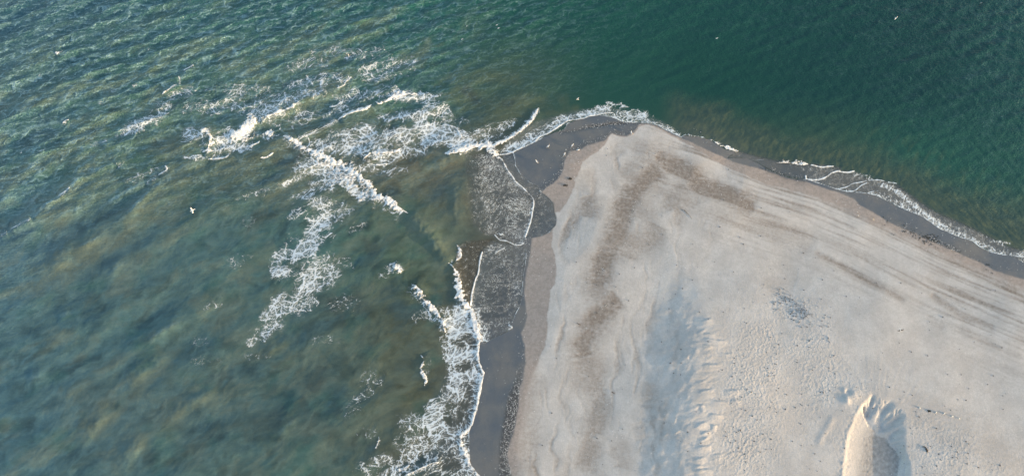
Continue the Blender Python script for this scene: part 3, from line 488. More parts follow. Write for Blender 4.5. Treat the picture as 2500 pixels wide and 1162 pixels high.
# sea surface height: waves + crests, never below the sand plus a film
film = np.maximum.reduce([mB, mL, mA, mC, mR])
rough = 1+0.35*fbm(X/0.8, Y/0.8, 3, 141)
zsea = zs*(1-0.92*film)+crest*.6*rough+0.02*core*(1+1.2*edgeN)
zf = ZSAND+0.012+0.05*smooth(0, 6, SD)
ZSEA = np.maximum(zsea, zf)
k_ = 0.15; hh = np.clip(0.5+0.5*(zsea-zf)/k_, 0, 1)
ZSEA = zf*(1-hh)+zsea*hh+k_*hh*(1-hh)*smooth(0.3, 3, SD); ZSEA = np.maximum(ZSEA, zf).astype(F32)
dispm = near*(1-film)
XS = X+DX*dispm; YS = Y+DY*dispm

# ------------------------------------------------------------------ colour of the water body: depth, suspended sand and painted lit swell backs
c = lambda *a: a
GX = [0,250,500,750,1000,1250,1500,1750,2000,2250,2500]
rows = [
 [c(58,96,112),c(60,98,108),c(56,100,104),c(44,92,94),c(42,92,90),c(34,84,80),c(32,80,76),c(32,76,74),c(28,70,70),c(26,66,68),c(28,72,74)],
 [c(78,108,112),c(68,102,102),c(70,102,98),c(80,102,95),c(58,92,86),c(70,91,82),c(38,80,74),c(32,74,70),c(30,70,69),c(30,69,69),c(32,74,74)],
 [c(72,104,108),c(80,104,96),c(82,96,88),c(88,94,86),c(96,94,84),c(92,90,84),c(60,86,78),c(62,86,76),c(66,88,78),c(44,88,80),c(42,84,78)],
 [c(86,112,122),c(90,108,110),c(86,109,110),c(74,102,102),c(82,98,86),c(96,92,86),c(90,95,90),c(80,92,84),c(80,92,84),c(78,92,84),c(76,92,84)],
 [c(84,110,118),c(80,105,110),c(84,105,106),c(80,97,96),c(84,88,76),c(100,96,92),c(90,90,90),c(90,90,90),c(90,90,90),c(90,90,90),c(90,90,90)],
 [c(80,108,118),c(86,107,112),c(82,101,103),c(72,92,94),c(88,90,76),c(100,96,92),c(90,90,90),c(90,90,90),c(90,90,90),c(90,90,90),c(90,90,90)],
 [c(80,108,118),c(84,107,112),c(80,101,103),c(78,100,97),c(84,84,76),c(100,96,92),c(90,90,90),c(90,90,90),c(90,90,90),c(90,90,90),c(90,90,90)]]
Cw = lin(grid_field(rows, GX, CY))
def mixc(A, col, m): 
    m = m[..., None]; return A*(1-m)+lin(col)*m
# clouds of stirred-up sand and clear dark troughs
q = fbm(X/9, Y/9, 2, 151)*3.0
cl1 = fbm(*rot(X+q, Y+q*.6, 36, 10.0, 4.6), 4, 153, .5)
cl2 = fbm(*rot(X-q*.7, Y+q, 44, 3.6, 2.0), 5, 157, .55)
cloud = cl1*1.05+cl2*0.42
zone = smooth(1230, 1050, U)*smooth(60, 330, V+0.22*U)*smooth(-.3, 2.5, SD)
cloud = cloud+0.5*(0.22-bil)
br = np.clip(cloud*2.6, 0, 1)*zone; dkk = np.clip(-cloud*2.3, 0, 1)*zone
Cw = mixc(Cw, (106,112,103), br*0.5); Cw = mixc(Cw, (56,80,92), dkk*0.55)
puff = np.abs(perlin(*rot(X+1.2*cl2*3+q0, Y+q0*.6, 38, 4.6, 2.6), 163))*.65+np.abs(perlin(*rot(X+2*cl2, Y, 30, 2.2, 1.4), 165))*.35
Cw = Cw*(1+(.22-puff)[..., None]*.75*zone[..., None])*(1+.14*zone[..., None])
tq = np.clip(fbm(*rot(X, Y, 20, 6.0, 4.0), 4, 161)*1.8-0.15, 0, 1)*zone
Cw = mixc(Cw, (54,98,96), tq*0.5)
zone2 = smooth(1350, 700, U)*smooth(500, 60, V)
Cw = mixc(Cw, (100,112,92), np.clip(cl1*1.6, 0, 1)*zone2*0.35); Cw = mixc(Cw, (34,78,88), np.clip(-cl1*1.5, 0, 1)*zone2*.45)
# traced wisps: sandy, sunlit swell backs painted into the body colour, and boils north of the tip
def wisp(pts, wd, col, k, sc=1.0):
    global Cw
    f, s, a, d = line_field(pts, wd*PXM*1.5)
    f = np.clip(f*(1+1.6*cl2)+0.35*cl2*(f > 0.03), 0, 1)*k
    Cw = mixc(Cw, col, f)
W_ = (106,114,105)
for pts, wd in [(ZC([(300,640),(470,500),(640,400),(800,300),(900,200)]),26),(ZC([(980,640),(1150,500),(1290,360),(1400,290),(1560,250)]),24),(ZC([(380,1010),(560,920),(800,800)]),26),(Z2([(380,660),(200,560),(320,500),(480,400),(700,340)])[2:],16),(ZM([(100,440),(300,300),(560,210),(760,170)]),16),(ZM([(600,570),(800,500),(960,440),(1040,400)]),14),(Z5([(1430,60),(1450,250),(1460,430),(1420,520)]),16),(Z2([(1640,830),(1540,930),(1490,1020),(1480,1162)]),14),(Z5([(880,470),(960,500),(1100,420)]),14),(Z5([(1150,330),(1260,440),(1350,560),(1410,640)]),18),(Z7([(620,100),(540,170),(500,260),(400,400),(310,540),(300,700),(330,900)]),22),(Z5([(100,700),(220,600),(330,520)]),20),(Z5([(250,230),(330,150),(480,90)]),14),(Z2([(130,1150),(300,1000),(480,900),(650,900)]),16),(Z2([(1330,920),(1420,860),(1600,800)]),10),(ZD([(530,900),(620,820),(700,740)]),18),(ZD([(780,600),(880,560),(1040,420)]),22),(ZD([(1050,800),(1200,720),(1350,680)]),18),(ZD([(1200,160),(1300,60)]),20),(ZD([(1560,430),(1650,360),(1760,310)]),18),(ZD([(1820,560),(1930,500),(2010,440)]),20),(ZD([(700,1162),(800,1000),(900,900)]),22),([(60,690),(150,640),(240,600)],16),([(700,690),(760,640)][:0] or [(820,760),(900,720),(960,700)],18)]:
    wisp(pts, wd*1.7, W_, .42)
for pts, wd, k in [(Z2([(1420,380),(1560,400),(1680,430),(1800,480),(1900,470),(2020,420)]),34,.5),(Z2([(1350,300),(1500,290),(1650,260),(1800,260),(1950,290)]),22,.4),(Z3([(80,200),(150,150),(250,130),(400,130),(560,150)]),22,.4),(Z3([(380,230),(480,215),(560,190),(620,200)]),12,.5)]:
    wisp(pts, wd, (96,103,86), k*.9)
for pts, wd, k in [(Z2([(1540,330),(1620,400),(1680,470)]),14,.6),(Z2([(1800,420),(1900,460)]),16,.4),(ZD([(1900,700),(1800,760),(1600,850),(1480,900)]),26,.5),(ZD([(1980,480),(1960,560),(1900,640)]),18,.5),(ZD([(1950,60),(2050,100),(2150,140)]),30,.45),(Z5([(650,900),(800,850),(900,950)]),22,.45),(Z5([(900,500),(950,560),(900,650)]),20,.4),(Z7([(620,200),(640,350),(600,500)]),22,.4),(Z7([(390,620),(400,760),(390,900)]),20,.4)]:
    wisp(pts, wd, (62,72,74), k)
# right shore: mottled shallow strip
sR = np.maximum(SD, 0); kk = smooth(2180, 2330, U)
mott = fbm(*rot(X+.6*wob, Y, 62, 1.9, 0.62), 4, 171, .6)*(1-kk)+fbm(*rot(X+.6*wob, Y, -55, 1.9, 0.6), 4, 172, .6)*kk
strip = smooth(8.5+3.0*smooth(1900, 2400, U), 4.0, sR+1.5*cl1+0.0)*smooth(1600, 1680, U)*(SD > 0)
Cw = mixc(Cw, (74,88,82), strip*.85); Cw = mixc(Cw, (92,98,92), smooth(4.0, .5, sR+1.2*cl1)*smooth(1600, 1700, U)*(SD > 0)*.7)
Cw = mixc(Cw, (110,114,92), np.clip(mott*2.0, 0, 1)*strip*.6*(0.5+smooth(1650, 1800, U)*.5)); Cw = mixc(Cw, (38,66,76), np.clip(-mott*2.2, 0, 1)*strip*.5)
st2 = smooth(16, 6, sR)*smooth(1900, 2300, U)*(1-strip); Cw = mixc(Cw, (96,106,84), np.clip(fbm(*rot(X, Y, 58, 3.4, 1.1), 4, 173)*2.0, 0, 1)*st2*.5)
# thin sheets over wet sand are grey
Cw = mixc(Cw, (108,112,117), np.maximum.reduce([mB*.75*smooth(1090, 1240, U), mL, mA, mR*.85, mT*.5]))
Cw = mixc(Cw, (92,84,76), mC*.8); shoreS = smooth(7, 1, SD)*smooth(600, 700, V)*smooth(1000, 1100, U)*(U < 1300); Cw = mixc(Cw, (84,84,86), shoreS*.7)
KILL = np.array([1.30, 1.24, 1.28])
Cw = np.clip(Cw/np.array([1.36, 1.26, 1.36]), 0.003, .8)
opac = np.clip(0.45+SD*0.09, 0, 1); opac = np.maximum(opac, 1-film*.5)*np.where(film > .5, np.clip(0.42+SD*0.05, 0, 1), 1)

# ------------------------------------------------------------------ mesh helpers
def grid_mesh(name, XX, YY, ZZ, keep=None, attrs={}, cols={}):
    idx = np.arange(NX*NY).reshape(NY, NX)
    q = np.stack([idx[:-1, :-1], idx[:-1, 1:], idx[1:, 1:], idx[1:, :-1]], -1).reshape(-1, 4)
    if keep is not None:
        k4 = keep[:-1, :-1] | keep[:-1, 1:] | keep[1:, 1:] | keep[1:, :-1]; q = q[k4.ravel()]
    used = np.unique(q); rem = np.full(NX*NY, -1, np.int64); rem[used] = np.arange(len(used)); q = rem[q]
    co = np.stack([XX.ravel()[used], YY.ravel()[used], ZZ.ravel()[used]], -1).astype(F32)
    me = bpy.data.meshes.new(name); me.vertices.add(len(co)); me.vertices.foreach_set('co', co.ravel())
    me.loops.add(q.size); me.loops.foreach_set('vertex_index', q.ravel().astype(np.int32))
    me.polygons.add(len(q)); me.polygons.foreach_set('loop_start', np.arange(0, q.size, 4, dtype=np.int32)); me.polygons.foreach_set('loop_total', np.full(len(q), 4, np.int32))
    me.polygons.foreach_set('use_smooth', np.ones(len(q), bool))
    me.update(calc_edges=True)
    for n_, a_ in attrs.items():
        at_ = me.attributes.new(n_, 'FLOAT', 'POINT'); at_.data.foreach_set('value', np.ascontiguousarray(a_.ravel()[used], F32))
    for n_, a_ in cols.items():
        at_ = me.attributes.new(n_, 'FLOAT_VECTOR', 'POINT'); at_.data.foreach_set('vector', np.ascontiguousarray(a_.reshape(-1, 3)[used], F32).ravel())
    o = bpy.data.objects.new(name, me); COL.objects.link(o); return o
def tag(o, label=None, cat=None, group=None, kind=None):
    if label: o['label'] = label
    if cat: o['category'] = cat
    if group: o['group'] = group
    if kind: o['kind'] = kind
    return o

# ------------------------------------------------------------------ node helpers
class NB:
    def __init__(s, name):
        s.m = bpy.data.materials.new(name); s.m.use_nodes = True; s.t = s.m.node_tree; s.n = s.t.nodes; s.l = s.t.links
        s.p = s.n['Principled BSDF']; s.out = s.n['Material Output']; s._pos = None
    def put(s, sock, v):
        if isinstance(v, (int, float)): sock.default_value = v
        elif isinstance(v, (tuple, list)): sock.default_value = v if len(v) == 3 and sock.type == 'VECTOR' else (tuple(v)+(1,))[:4]
        else: s.l.new(v, sock)
    def attr(s, n, vec=False):
        a = s.n.new('ShaderNodeAttribute'); a.attribute_name = n; return a.outputs['Vector' if vec else 'Fac']
    def pos(s):
        if s._pos is None: g = s.n.new('ShaderNodeNewGeometry'); s._pos = g.outputs['Position']
        return s._pos
    def math(s, op, a, b=0.0, c_=None, clamp=False):
        m = s.n.new('ShaderNodeMath'); m.operation = op; m.use_clamp = clamp; s.put(m.inputs[0], a); s.put(m.inputs[1], b)
        if c_ is not None: s.put(m.inputs[2], c_)
        return m.outputs[0]
    def vm(s, op, a, b):
        m = s.n.new('ShaderNodeVectorMath'); m.operation = op; s.put(m.inputs[0], a)
        if op == 'SCALE': s.put(m.inputs['Scale'], b)
        else: s.put(m.inputs[1], b)
        return m.outputs[0]
    def noise(s, scale, detail=3, rough=.55, vec=None, col=False, dist=0):
        m = s.n.new('ShaderNodeTexNoise'); m.inputs['Scale'].default_value = scale; m.inputs['Detail'].default_value = detail; m.inputs['Roughness'].default_value = rough; m.inputs['Distortion'].default_value = dist
        s.l.new(vec if vec is not None else s.pos(), m.inputs['Vector']); return m.outputs['Color' if col else 'Fac']
    def voro(s, scale, vec=None, feature='DISTANCE_TO_EDGE', rnd=1.0, out='Distance'):
        m = s.n.new('ShaderNodeTexVoronoi'); m.feature = feature; m.voronoi_dimensions = '2D'; m.inputs['Scale'].default_value = scale; m.inputs['Randomness'].default_value = rnd
        s.l.new(vec if vec is not None else s.pos(), m.inputs['Vector']); return m.outputs[out]
    def map(s, v, a, b, lo=0.0, hi=1.0, sm=True):
        m = s.n.new('ShaderNodeMapRange'); m.interpolation_type = 'SMOOTHSTEP' if sm else 'LINEAR'; s.put(m.inputs[0], v); s.put(m.inputs[1], a); s.put(m.inputs[2], b); s.put(m.inputs[3], lo); s.put(m.inputs[4], hi); return m.outputs[0]
    def mix(s, f, a, b):
        m = s.n.new('ShaderNodeMix'); m.data_type = 'RGBA'; s.put(m.inputs['Factor'], f); s.put(m.inputs[6], a); s.put(m.inputs[7], b); return m.outputs[2]
    def mapping(s, rotz=0, scale=(1, 1, 1), vec=None):
        m = s.n.new('ShaderNodeMapping'); m.inputs['Rotation'].default_value = (0, 0, math.radians(rotz)); m.inputs['Scale'].default_value = scale
        s.l.new(vec if vec is not None else s.pos(), m.inputs['Vector']); return m.outputs[0]
    def bump(s, h, dist, strength=1.0, prev=None):
        m = s.n.new('ShaderNodeBump'); m.inputs['Distance'].default_value = dist; s.put(m.inputs['Strength'], strength); s.put(m.inputs['Height'], h)
        if prev is not None: s.l.new(prev, m.inputs['Normal'])
        return m.outputs[0]
    def set(s, **k):
        for a_, v in k.items(): s.put(s.p.inputs[a_.replace('_', ' ')], v)
def al(*rgb): return tuple(float(x) for x in lin(rgb)/KILL)

# ------------------------------------------------------------------ sand
b = NB('sand')
wetA, dampA, brA, dkA, poA = [b.attr(n) for n in ('wet', 'damp', 'stain', 'dark', 'pock')]
n1 = b.noise(0.35, 5, .6); n2 = b.noise(2.2, 4, .6); n3 = b.noise(9, 3, .6)
base = b.mix(b.map(n1, .35, .65), al(204,194,192), al(218,208,206))
base = b.mix(b.map(n2, .3, .75, 0, .35), base, al(184,178,172))
st_n = b.math('MULTIPLY', brA, b.map(n2, .25, .75, .65, 1.15))
base = b.mix(b.math('MINIMUM', st_n, 1.0), base, al(147,133,125))
grn = b.map(n3, .3, .7, .9, 1.08); 
dampc = b.mix(b.map(n2, .3, .7), al(184,168,162), al(166,152,146))
base = b.mix(dampA, base, dampc)
nw = b.noise(.16, 4, .6); wetc = b.mix(b.map(nw, .38, .62), al(104,107,114), al(126,121,119))
wetc = b.mix(b.map(n2, .55, .8, 0, .4), wetc, al(98,98,102))
base = b.mix(wetA, base, wetc)
base = b.mix(dkA, base, al(82,77,74))
spk = b.voro(5.5, feature='F1'); spm = b.map(spk, .10, .05)          # shell grit
spm = b.math('MULTIPLY', spm, b.map(b.noise(.8, 2), .5, .62)); spm = b.math('MULTIPLY', spm, b.math('MAXIMUM', b.math('MULTIPLY', dkA, .4), b.math('MULTIPLY', dampA, .5)))
base = b.mix(spm, base, al(215,208,200))
hs = b.n.new('ShaderNodeHueSaturation'); b.l.new(base, hs.inputs['Color']); b.put(hs.inputs['Value'], grn)
rough_ = b.map(wetA, 0, 1, .95, .38, False)
nb = b.bump(b.math('ADD', n3, b.math('MULTIPLY', b.noise(26, 2), .5)), .02, b.map(wetA, 0, 1, .55, .12, False))
nb = b.bump(b.noise(3.2, 4, .65), .05, b.map(wetA, 0, 1, .35, .04, False), nb)
nb = b.bump(b.math('MULTIPLY', b.voro(2.6, vec=b.vm('ADD', b.pos(), b.vm('SCALE', b.noise(1.4, 2, col=True), .8)), feature='SMOOTH_F1'), poA), .07, .8, nb)
b.set(Base_Color=hs.outputs[0], Roughness=rough_, Normal=nb, Specular_IOR_Level=b.map(wetA, 0, 1, .15, .5, False))
sandm = b.m
keep = np.ones(X.shape, bool)
sand = grid_mesh('sand', X, Y, ZSAND, keep, dict(wet=wet, damp=dampf, stain=brownd, dark=darkb, pock=pock))
sand.data.materials.append(sandm)
tag(sand, 'pale grey sand spit with brown stained hollows and dark wet rim', 'sand', kind='structure')

# ------------------------------------------------------------------ sea
b = NB('sea water')
col = b.attr('body', True); chA = b.attr('chop'); opA = b.attr('opac'); sdA = b.attr('edge'); fiA = b.attr('film')
mot = b.noise(1.1, 5, .62, vec=b.mapping(-35, (1, 1.6, 1))); 
zonA = b.attr('murk')
colm = b.n.new('ShaderNodeHueSaturation'); b.l.new(col, colm.inputs['Color']); b.put(colm.inputs['Value'], b.math('ADD', 1.0, b.math('MULTIPLY', b.math('SUBTRACT', mot, .5), b.map(zonA, 0, 1, .12, .40, False))))
mv = b.mapping(-18, (1, 2.0, 1))
r1 = b.noise(1.3, 3, .5, vec=mv); r2 = b.noise(3.5, 3, .6, vec=b.mapping(-28, (1, 1.8, 1)))
r3 = b.noise(2.2, 3, .6, vec=b.mapping(55, (1, 3.5, 1)))
nb = b.bump(b.math('ABSOLUTE', b.math('SUBTRACT', r1, .5)), -.45, b.map(chA, 0, 1, .02, 1.0, False))
nb = b.bump(r2, .10, b.map(chA, 0, 1, .05, .7, False), nb)
nb = b.bump(r3, .03, b.attr('east'), nb)
wq = b.vm('SCALE', b.vm('SUBTRACT', b.noise(.9, 3, .6, col=True), (.5, .5, .5)), .9)
sv = b.mapping(-17, (.55, 1.25, 1), vec=b.vm('ADD', b.pos(), wq))
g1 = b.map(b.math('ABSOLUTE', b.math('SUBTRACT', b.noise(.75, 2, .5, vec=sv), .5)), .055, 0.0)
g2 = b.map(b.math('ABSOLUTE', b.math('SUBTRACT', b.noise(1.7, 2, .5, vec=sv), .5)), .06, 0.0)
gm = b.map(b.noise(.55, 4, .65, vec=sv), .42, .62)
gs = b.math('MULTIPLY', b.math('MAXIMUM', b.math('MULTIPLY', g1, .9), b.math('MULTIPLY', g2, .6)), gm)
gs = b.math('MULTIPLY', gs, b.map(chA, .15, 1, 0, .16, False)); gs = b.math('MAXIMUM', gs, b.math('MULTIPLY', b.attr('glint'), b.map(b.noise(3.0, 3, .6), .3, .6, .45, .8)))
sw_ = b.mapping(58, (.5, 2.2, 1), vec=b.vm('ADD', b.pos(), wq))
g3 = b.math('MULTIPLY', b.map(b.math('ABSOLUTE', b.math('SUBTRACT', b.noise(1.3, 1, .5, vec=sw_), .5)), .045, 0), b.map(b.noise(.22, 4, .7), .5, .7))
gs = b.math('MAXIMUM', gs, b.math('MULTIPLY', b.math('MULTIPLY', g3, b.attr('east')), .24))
wcol = b.mix(gs, colm.outputs[0], (.31, .48, .53))  # sky reflections on the crests are mixed into the base colour here
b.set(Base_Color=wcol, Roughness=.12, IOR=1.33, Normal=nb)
tr = b.n.new('ShaderNodeBsdfTransparent'); ms = b.n.new('ShaderNodeMixShader')
fac = b.math('MULTIPLY', opA, b.map(sdA, -.03, .05))
b.l.new(fac, ms.inputs[0]); b.l.new(tr.outputs[0], ms.inputs[1]); b.l.new(b.p.outputs[0], ms.inputs[2]); b.l.new(ms.outputs[0], b.out.inputs['Surface'])
eastM = (smooth(1350, 1800, U)*chop*1.2*near).astype(F32)
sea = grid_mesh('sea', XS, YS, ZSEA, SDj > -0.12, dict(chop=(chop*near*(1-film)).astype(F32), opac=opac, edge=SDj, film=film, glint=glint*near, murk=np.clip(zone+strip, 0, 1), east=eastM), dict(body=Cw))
sea.data.materials.append(b.m)
tag(sea, 'green sea clouded brown with stirred-up sand around the spit', 'sea', kind='structure')

# ------------------------------------------------------------------ foam
b = NB('sea foam')
coA, laA, fnA, hA = b.attr('core'), b.attr('lace'), b.attr('fine'), b.attr('edge')
fuv = b.attr('flow', True)
wv = b.vm('SUBTRACT', b.noise(1.1, 4, .6, vec=fuv, col=True), (.5, .5, .5))
p1 = b.vm('ADD', fuv, b.vm('SCALE', wv, 1.1))
wv2 = b.vm('SUBTRACT', b.noise(3.2, 3, .6, vec=fuv, col=True), (.5, .5, .5)); p1 = b.vm('ADD', p1, b.vm('SCALE', wv2, .55)); wv3 = b.vm('SUBTRACT', b.noise(8, 2, .6, vec=fuv, col=True), (.5, .5, .5)); p1 = b.vm('ADD', p1, b.vm('SCALE', wv3, .16))
e1 = b.voro(.85, vec=p1); e2 = b.voro(1.8, vec=p1); e3 = b.voro(4.6, vec=p1)
brk = b.noise(1.7, 5, .65, vec=fuv); brk2 = b.noise(7.0, 3, .6, vec=fuv)
dm = b.math('ADD', laA, b.math('MULTIPLY', b.math('SUBTRACT', brk, .52), 1.5))
dm = b.math('ADD', dm, b.math('MULTIPLY', b.math('SUBTRACT', brk2, .5), .3)); brk3 = b.noise(3.2, 3, .6, vec=fuv); dm = b.math('ADD', dm, b.math('MULTIPLY', b.math('SUBTRACT', brk3, .5), .9))
on = b.map(laA, .03, .15)
a1 = b.map(b.math('SUBTRACT', b.math('MULTIPLY', dm, .15), e1), -.02, .055)
a2 = b.map(b.math('SUBTRACT', b.math('MULTIPLY', b.math('SUBTRACT', dm, .14), .16), e2), -.03, .06)
al_ = b.math('MULTIPLY', b.math('MULTIPLY', b.math('MAXIMUM', a1, b.math('MULTIPLY', a2, .9)), b.map(dm, 0, .7, .35, 1.0)), on)
a3 = b.map(b.math('SUBTRACT', b.math('MULTIPLY', b.math('SUBTRACT', dm, .25), .22), b.voro(4.2, vec=p1)), -.05, .10)
al_ = b.math('MAXIMUM', al_, b.math('MULTIPLY', b.math('MULTIPLY', a3, .45), on))
haze_ = b.math('MULTIPLY', b.map(dm, .42, 1.25), .5)        # thin aerated veil between the strands
al_ = b.math('MAXIMUM', b.math('MULTIPLY', al_, .95), b.math('MULTIPLY', haze_, on))
df = b.math('ADD', b.math('MULTIPLY', fnA, .8), b.math('MULTIPLY', b.math('SUBTRACT', brk, .53), 1.3))
rdg = b.math('ABSOLUTE', b.math('SUBTRACT', b.noise(2.3, 2, .5, vec=p1), .5))
f3 = b.map(b.math('SUBTRACT', b.math('MULTIPLY', df, .10), e3), -.01, .05)
f4 = b.map(b.math('SUBTRACT', b.math('MULTIPLY', df, .055), rdg), -.006, .02)
f3 = b.math('MULTIPLY', b.math('MAXIMUM', b.math('MULTIPLY', f3, .7), b.math('MULTIPLY', f4, .75)), b.map(fnA, .02, .12))
cm = b.math('ADD', coA, b.math('ADD', b.math('MULTIPLY', b.math('SUBTRACT', brk2, .5), .7), b.math('ADD', b.math('MULTIPLY', b.math('SUBTRACT', b.noise(17, 2, vec=fuv), .5), .4), b.math('MULTIPLY', b.math('SUBTRACT', b.noise(2.6, 3, .6, vec=fuv), .52), 1.5))))
ca = b.math('MULTIPLY', b.map(cm, .50, 1.0), b.map(coA, .02, .15))
ca = b.math('MULTIPLY', ca, b.map(coA, .1, .8, .75, 1.0))
thA = b.attr('thin'); ct = b.math('MULTIPLY', b.map(b.math('ADD', thA, b.math('MULTIPLY', b.math('SUBTRACT', brk2, .5), .5)), .35, .8), b.map(brk, .3, .55, .45, 1.0))
alpha = b.math('MAXIMUM', b.math('MAXIMUM', al_, ca), b.math('MAXIMUM', f3, ct)); alpha = b.math('MULTIPLY', alpha, b.map(hA, -.08, 0))
hb = b.math('ADD', b.math('MULTIPLY', alpha, .5), b.math('ADD', b.math('MULTIPLY', brk2, .6), b.math('MULTIPLY', b.noise(12, 3, .6), .4)))
nb = b.bump(hb, .09, b.map(coA, 0, .6, .5, 1.0)); nb = b.bump(b.noise(2.6, 4, .65), .14, b.map(coA, .1, .8, 0, 1.0), nb)
b.set(Base_Color=b.mix(b.map(b.math('ADD', coA, b.math('MULTIPLY', brk2, .5)), .3, 1.1), (.62, .68, .72), (.80, .80, .79)), Roughness=.7, Normal=nb, Alpha=alpha, Specular_IOR_Level=.2)
foamM = np.maximum.reduce([core, lace, fineM, thin])
q2x = X+1.2*fbm(X/5, Y/5, 2, 181); q2y = Y+1.2*fbm(X/5, Y/5, 2, 183)
fx, fy = rot(q2x, q2y, 25, 1.25, 0.9)
sh = np.clip(mR+smooth(1880, 2000, U), 0, 1); gx, gy = rot(q2x, q2y, -30, .75, 1.3); fx = fx*(1-sh)+gx*sh; fy = fy*(1-sh)+gy*sh
flow = np.stack([fx, fy, np.zeros_like(fx)], -1)
foam = grid_mesh('sea_foam', XS, YS, ZSEA+0.012+0.03*core*(1+1.5*edgeN), foamM > 0.035, dict(core=core, thin=thin, lace=lace, fine=fineM, edge=SDj), dict(flow=flow))
foam.data.materials.append(b.m)
tag(foam, 'white foam of the breakers and lace drifting between the crests', 'foam', kind='stuff')

#OBJECTS

# ------------------------------------------------------------------ small things
def zat(x, y):
    i = np.clip(np.searchsorted(ax, x)-1, 0, NX-2); j = np.clip(np.searchsorted(ay, y)-1, 0, NY-2)
    fx_ = (x-ax[i])/(ax[i+1]-ax[i]); fy_ = (y-ay[j])/(ay[j+1]-ay[j])
    Z_ = ZSAND
    return (Z_[j, i]*(1-fx_)+Z_[j, i+1]*fx_)*(1-fy_)+(Z_[j+1, i]*(1-fx_)+Z_[j+1, i+1]*fx_)*fy_
def simple(name, col_, rough=.6, nscale=20, var=.25):
    b = NB(name); n = b.noise(nscale, 3, .6); b.set(Base_Color=b.mix(n, tuple(x*(1-var) for x in col_), tuple(min(1, x*(1+var)) for x in col_)), Roughness=rough); return b.m
M_white = simple('white plumage', (.80, .79, .76), .7, 14, .08); M_grey = simple('grey plumage', (.36, .38, .41), .7, 14, .12); M_black = simple('black plumage', (.02, .02, .022), .6)
M_brownf = simple('brown plumage', (.20, .15, .11), .7, 30, .35); M_beak = simple('yellow horn', (.65, .42, .08), .5); M_leg = simple('pink leg skin', (.55, .33, .25), .6); M_dark = simple('dark horn', (.03, .028, .025), .4)
M_shell = simple('shell', (.78, .74, .68), .45, 30, .12); M_wood = simple('driftwood', (.09, .07, .055), .9, 40, .4); M_weed = simple('seaweed', (.035, .032, .022), .7, 30, .5)
def loft(spine, rad, seg=10):
    """one continuous closed skin round a spine; rad = (half width, half height)"""
    bm = bmesh.new(); rings = []
    for i, p in enumerate(spine):
        a = Vector(spine[max(i-1, 0)]); c_ = Vector(spine[min(i+1, len(spine)-1)]); t = (c_-a).normalized()
        side_ = Vector((0, 1, 0)) if abs(t.y) < .95 else Vector((1, 0, 0)); up = t.cross(side_).normalized(); side_ = up.cross(t).normalized()
        rings.append([bm.verts.new(Vector(p)+side_*math.cos(k*2*math.pi/seg)*rad[i][0]+up*math.sin(k*2*math.pi/seg)*rad[i][1]) for k in range(seg)])
    for r0, r1 in zip(rings, rings[1:]):
        for k in range(seg): bm.faces.new((r0[k], r0[(k+1) % seg], r1[(k+1) % seg], r1[k]))
    bm.faces.new(rings[0][::-1]); bm.faces.new(rings[-1]); bmesh.ops.recalc_face_normals(bm, faces=bm.faces[:])
    return bm
def obj(name, bm, m, parent=None, smooth_=True):
    me = bpy.data.meshes.new(name); bm.to_mesh(me); bm.free()
    if smooth_:
        for p in me.polygons: p.use_smooth = True
    me.materials.append(m); o = bpy.data.objects.new(name, me); COL.objects.link(o)
    if parent: o.parent = parent
    return o
def empty(name, loc, rz, label, cat, group=None, sc=1.0):
    o = bpy.data.objects.new(name, None); COL.objects.link(o); o.location = loc; o.rotation_euler = (0, 0, rz); o.scale = (sc,)*3; o.empty_display_size = .2
    return tag(o, label, cat, group)
def standing_gull(loc, rz, label, group):
    t = empty('standing_gull', loc, rz, label, 'gull', group)
    obj('body', loft([(-.24, 0, .235), (-.18, 0, .245), (-.08, 0, .25), (.02, 0, .255), (.11, 0, .275), (.165, 0, .325), (.185, 0, .375), (.21, 0, .405), (.24, 0, .41), (.262, 0, .405)],
        [(.02, .018), (.055, .04), (.085, .075), (.095, .09), (.078, .082), (.05, .05), (.04, .04), (.042, .044), (.032, .032), (.012, .012)]), M_white, t)
    obj('tail', loft([(-.34, 0, .235), (-.29, 0, .238), (-.22, 0, .243)], [(.05, .006), (.05, .01), (.045, .016)]), M_white, t)
    obj('beak', loft([(.255, 0, .404), (.285, 0, .40), (.315, 0, .388)], [(.012, .014), (.009, .01), (.002, .003)], 6), M_beak, t)
    for s_ in (-1, 1):
        wg = obj('wing', loft([(.12, .075*s_, .285), (.03, .10*s_, .292), (-.09, .088*s_, .285), (-.22, .05*s_, .268), (-.29, .025*s_, .262)], [(.02, .03), (.03, .055), (.032, .052), (.022, .028), (.01, .012)]), M_grey, t)
        obj('wing_tip', loft([(-.27, .03*s_, .266), (-.33, .014*s_, .262), (-.38, .006*s_, .258)], [(.016, .014), (.012, .010), (.002, .003)], 6), M_black, wg)
        obj('leg', loft([(.0, .035*s_, .18), (.005, .036*s_, .09), (.0, .038*s_, .01), (.035, .04*s_, .006), (.06, .042*s_, .004)], [(.012, .012), (.007, .007), (.008, .008), (.02, .006), (.026, .004)], 6), M_leg, t)
    return t
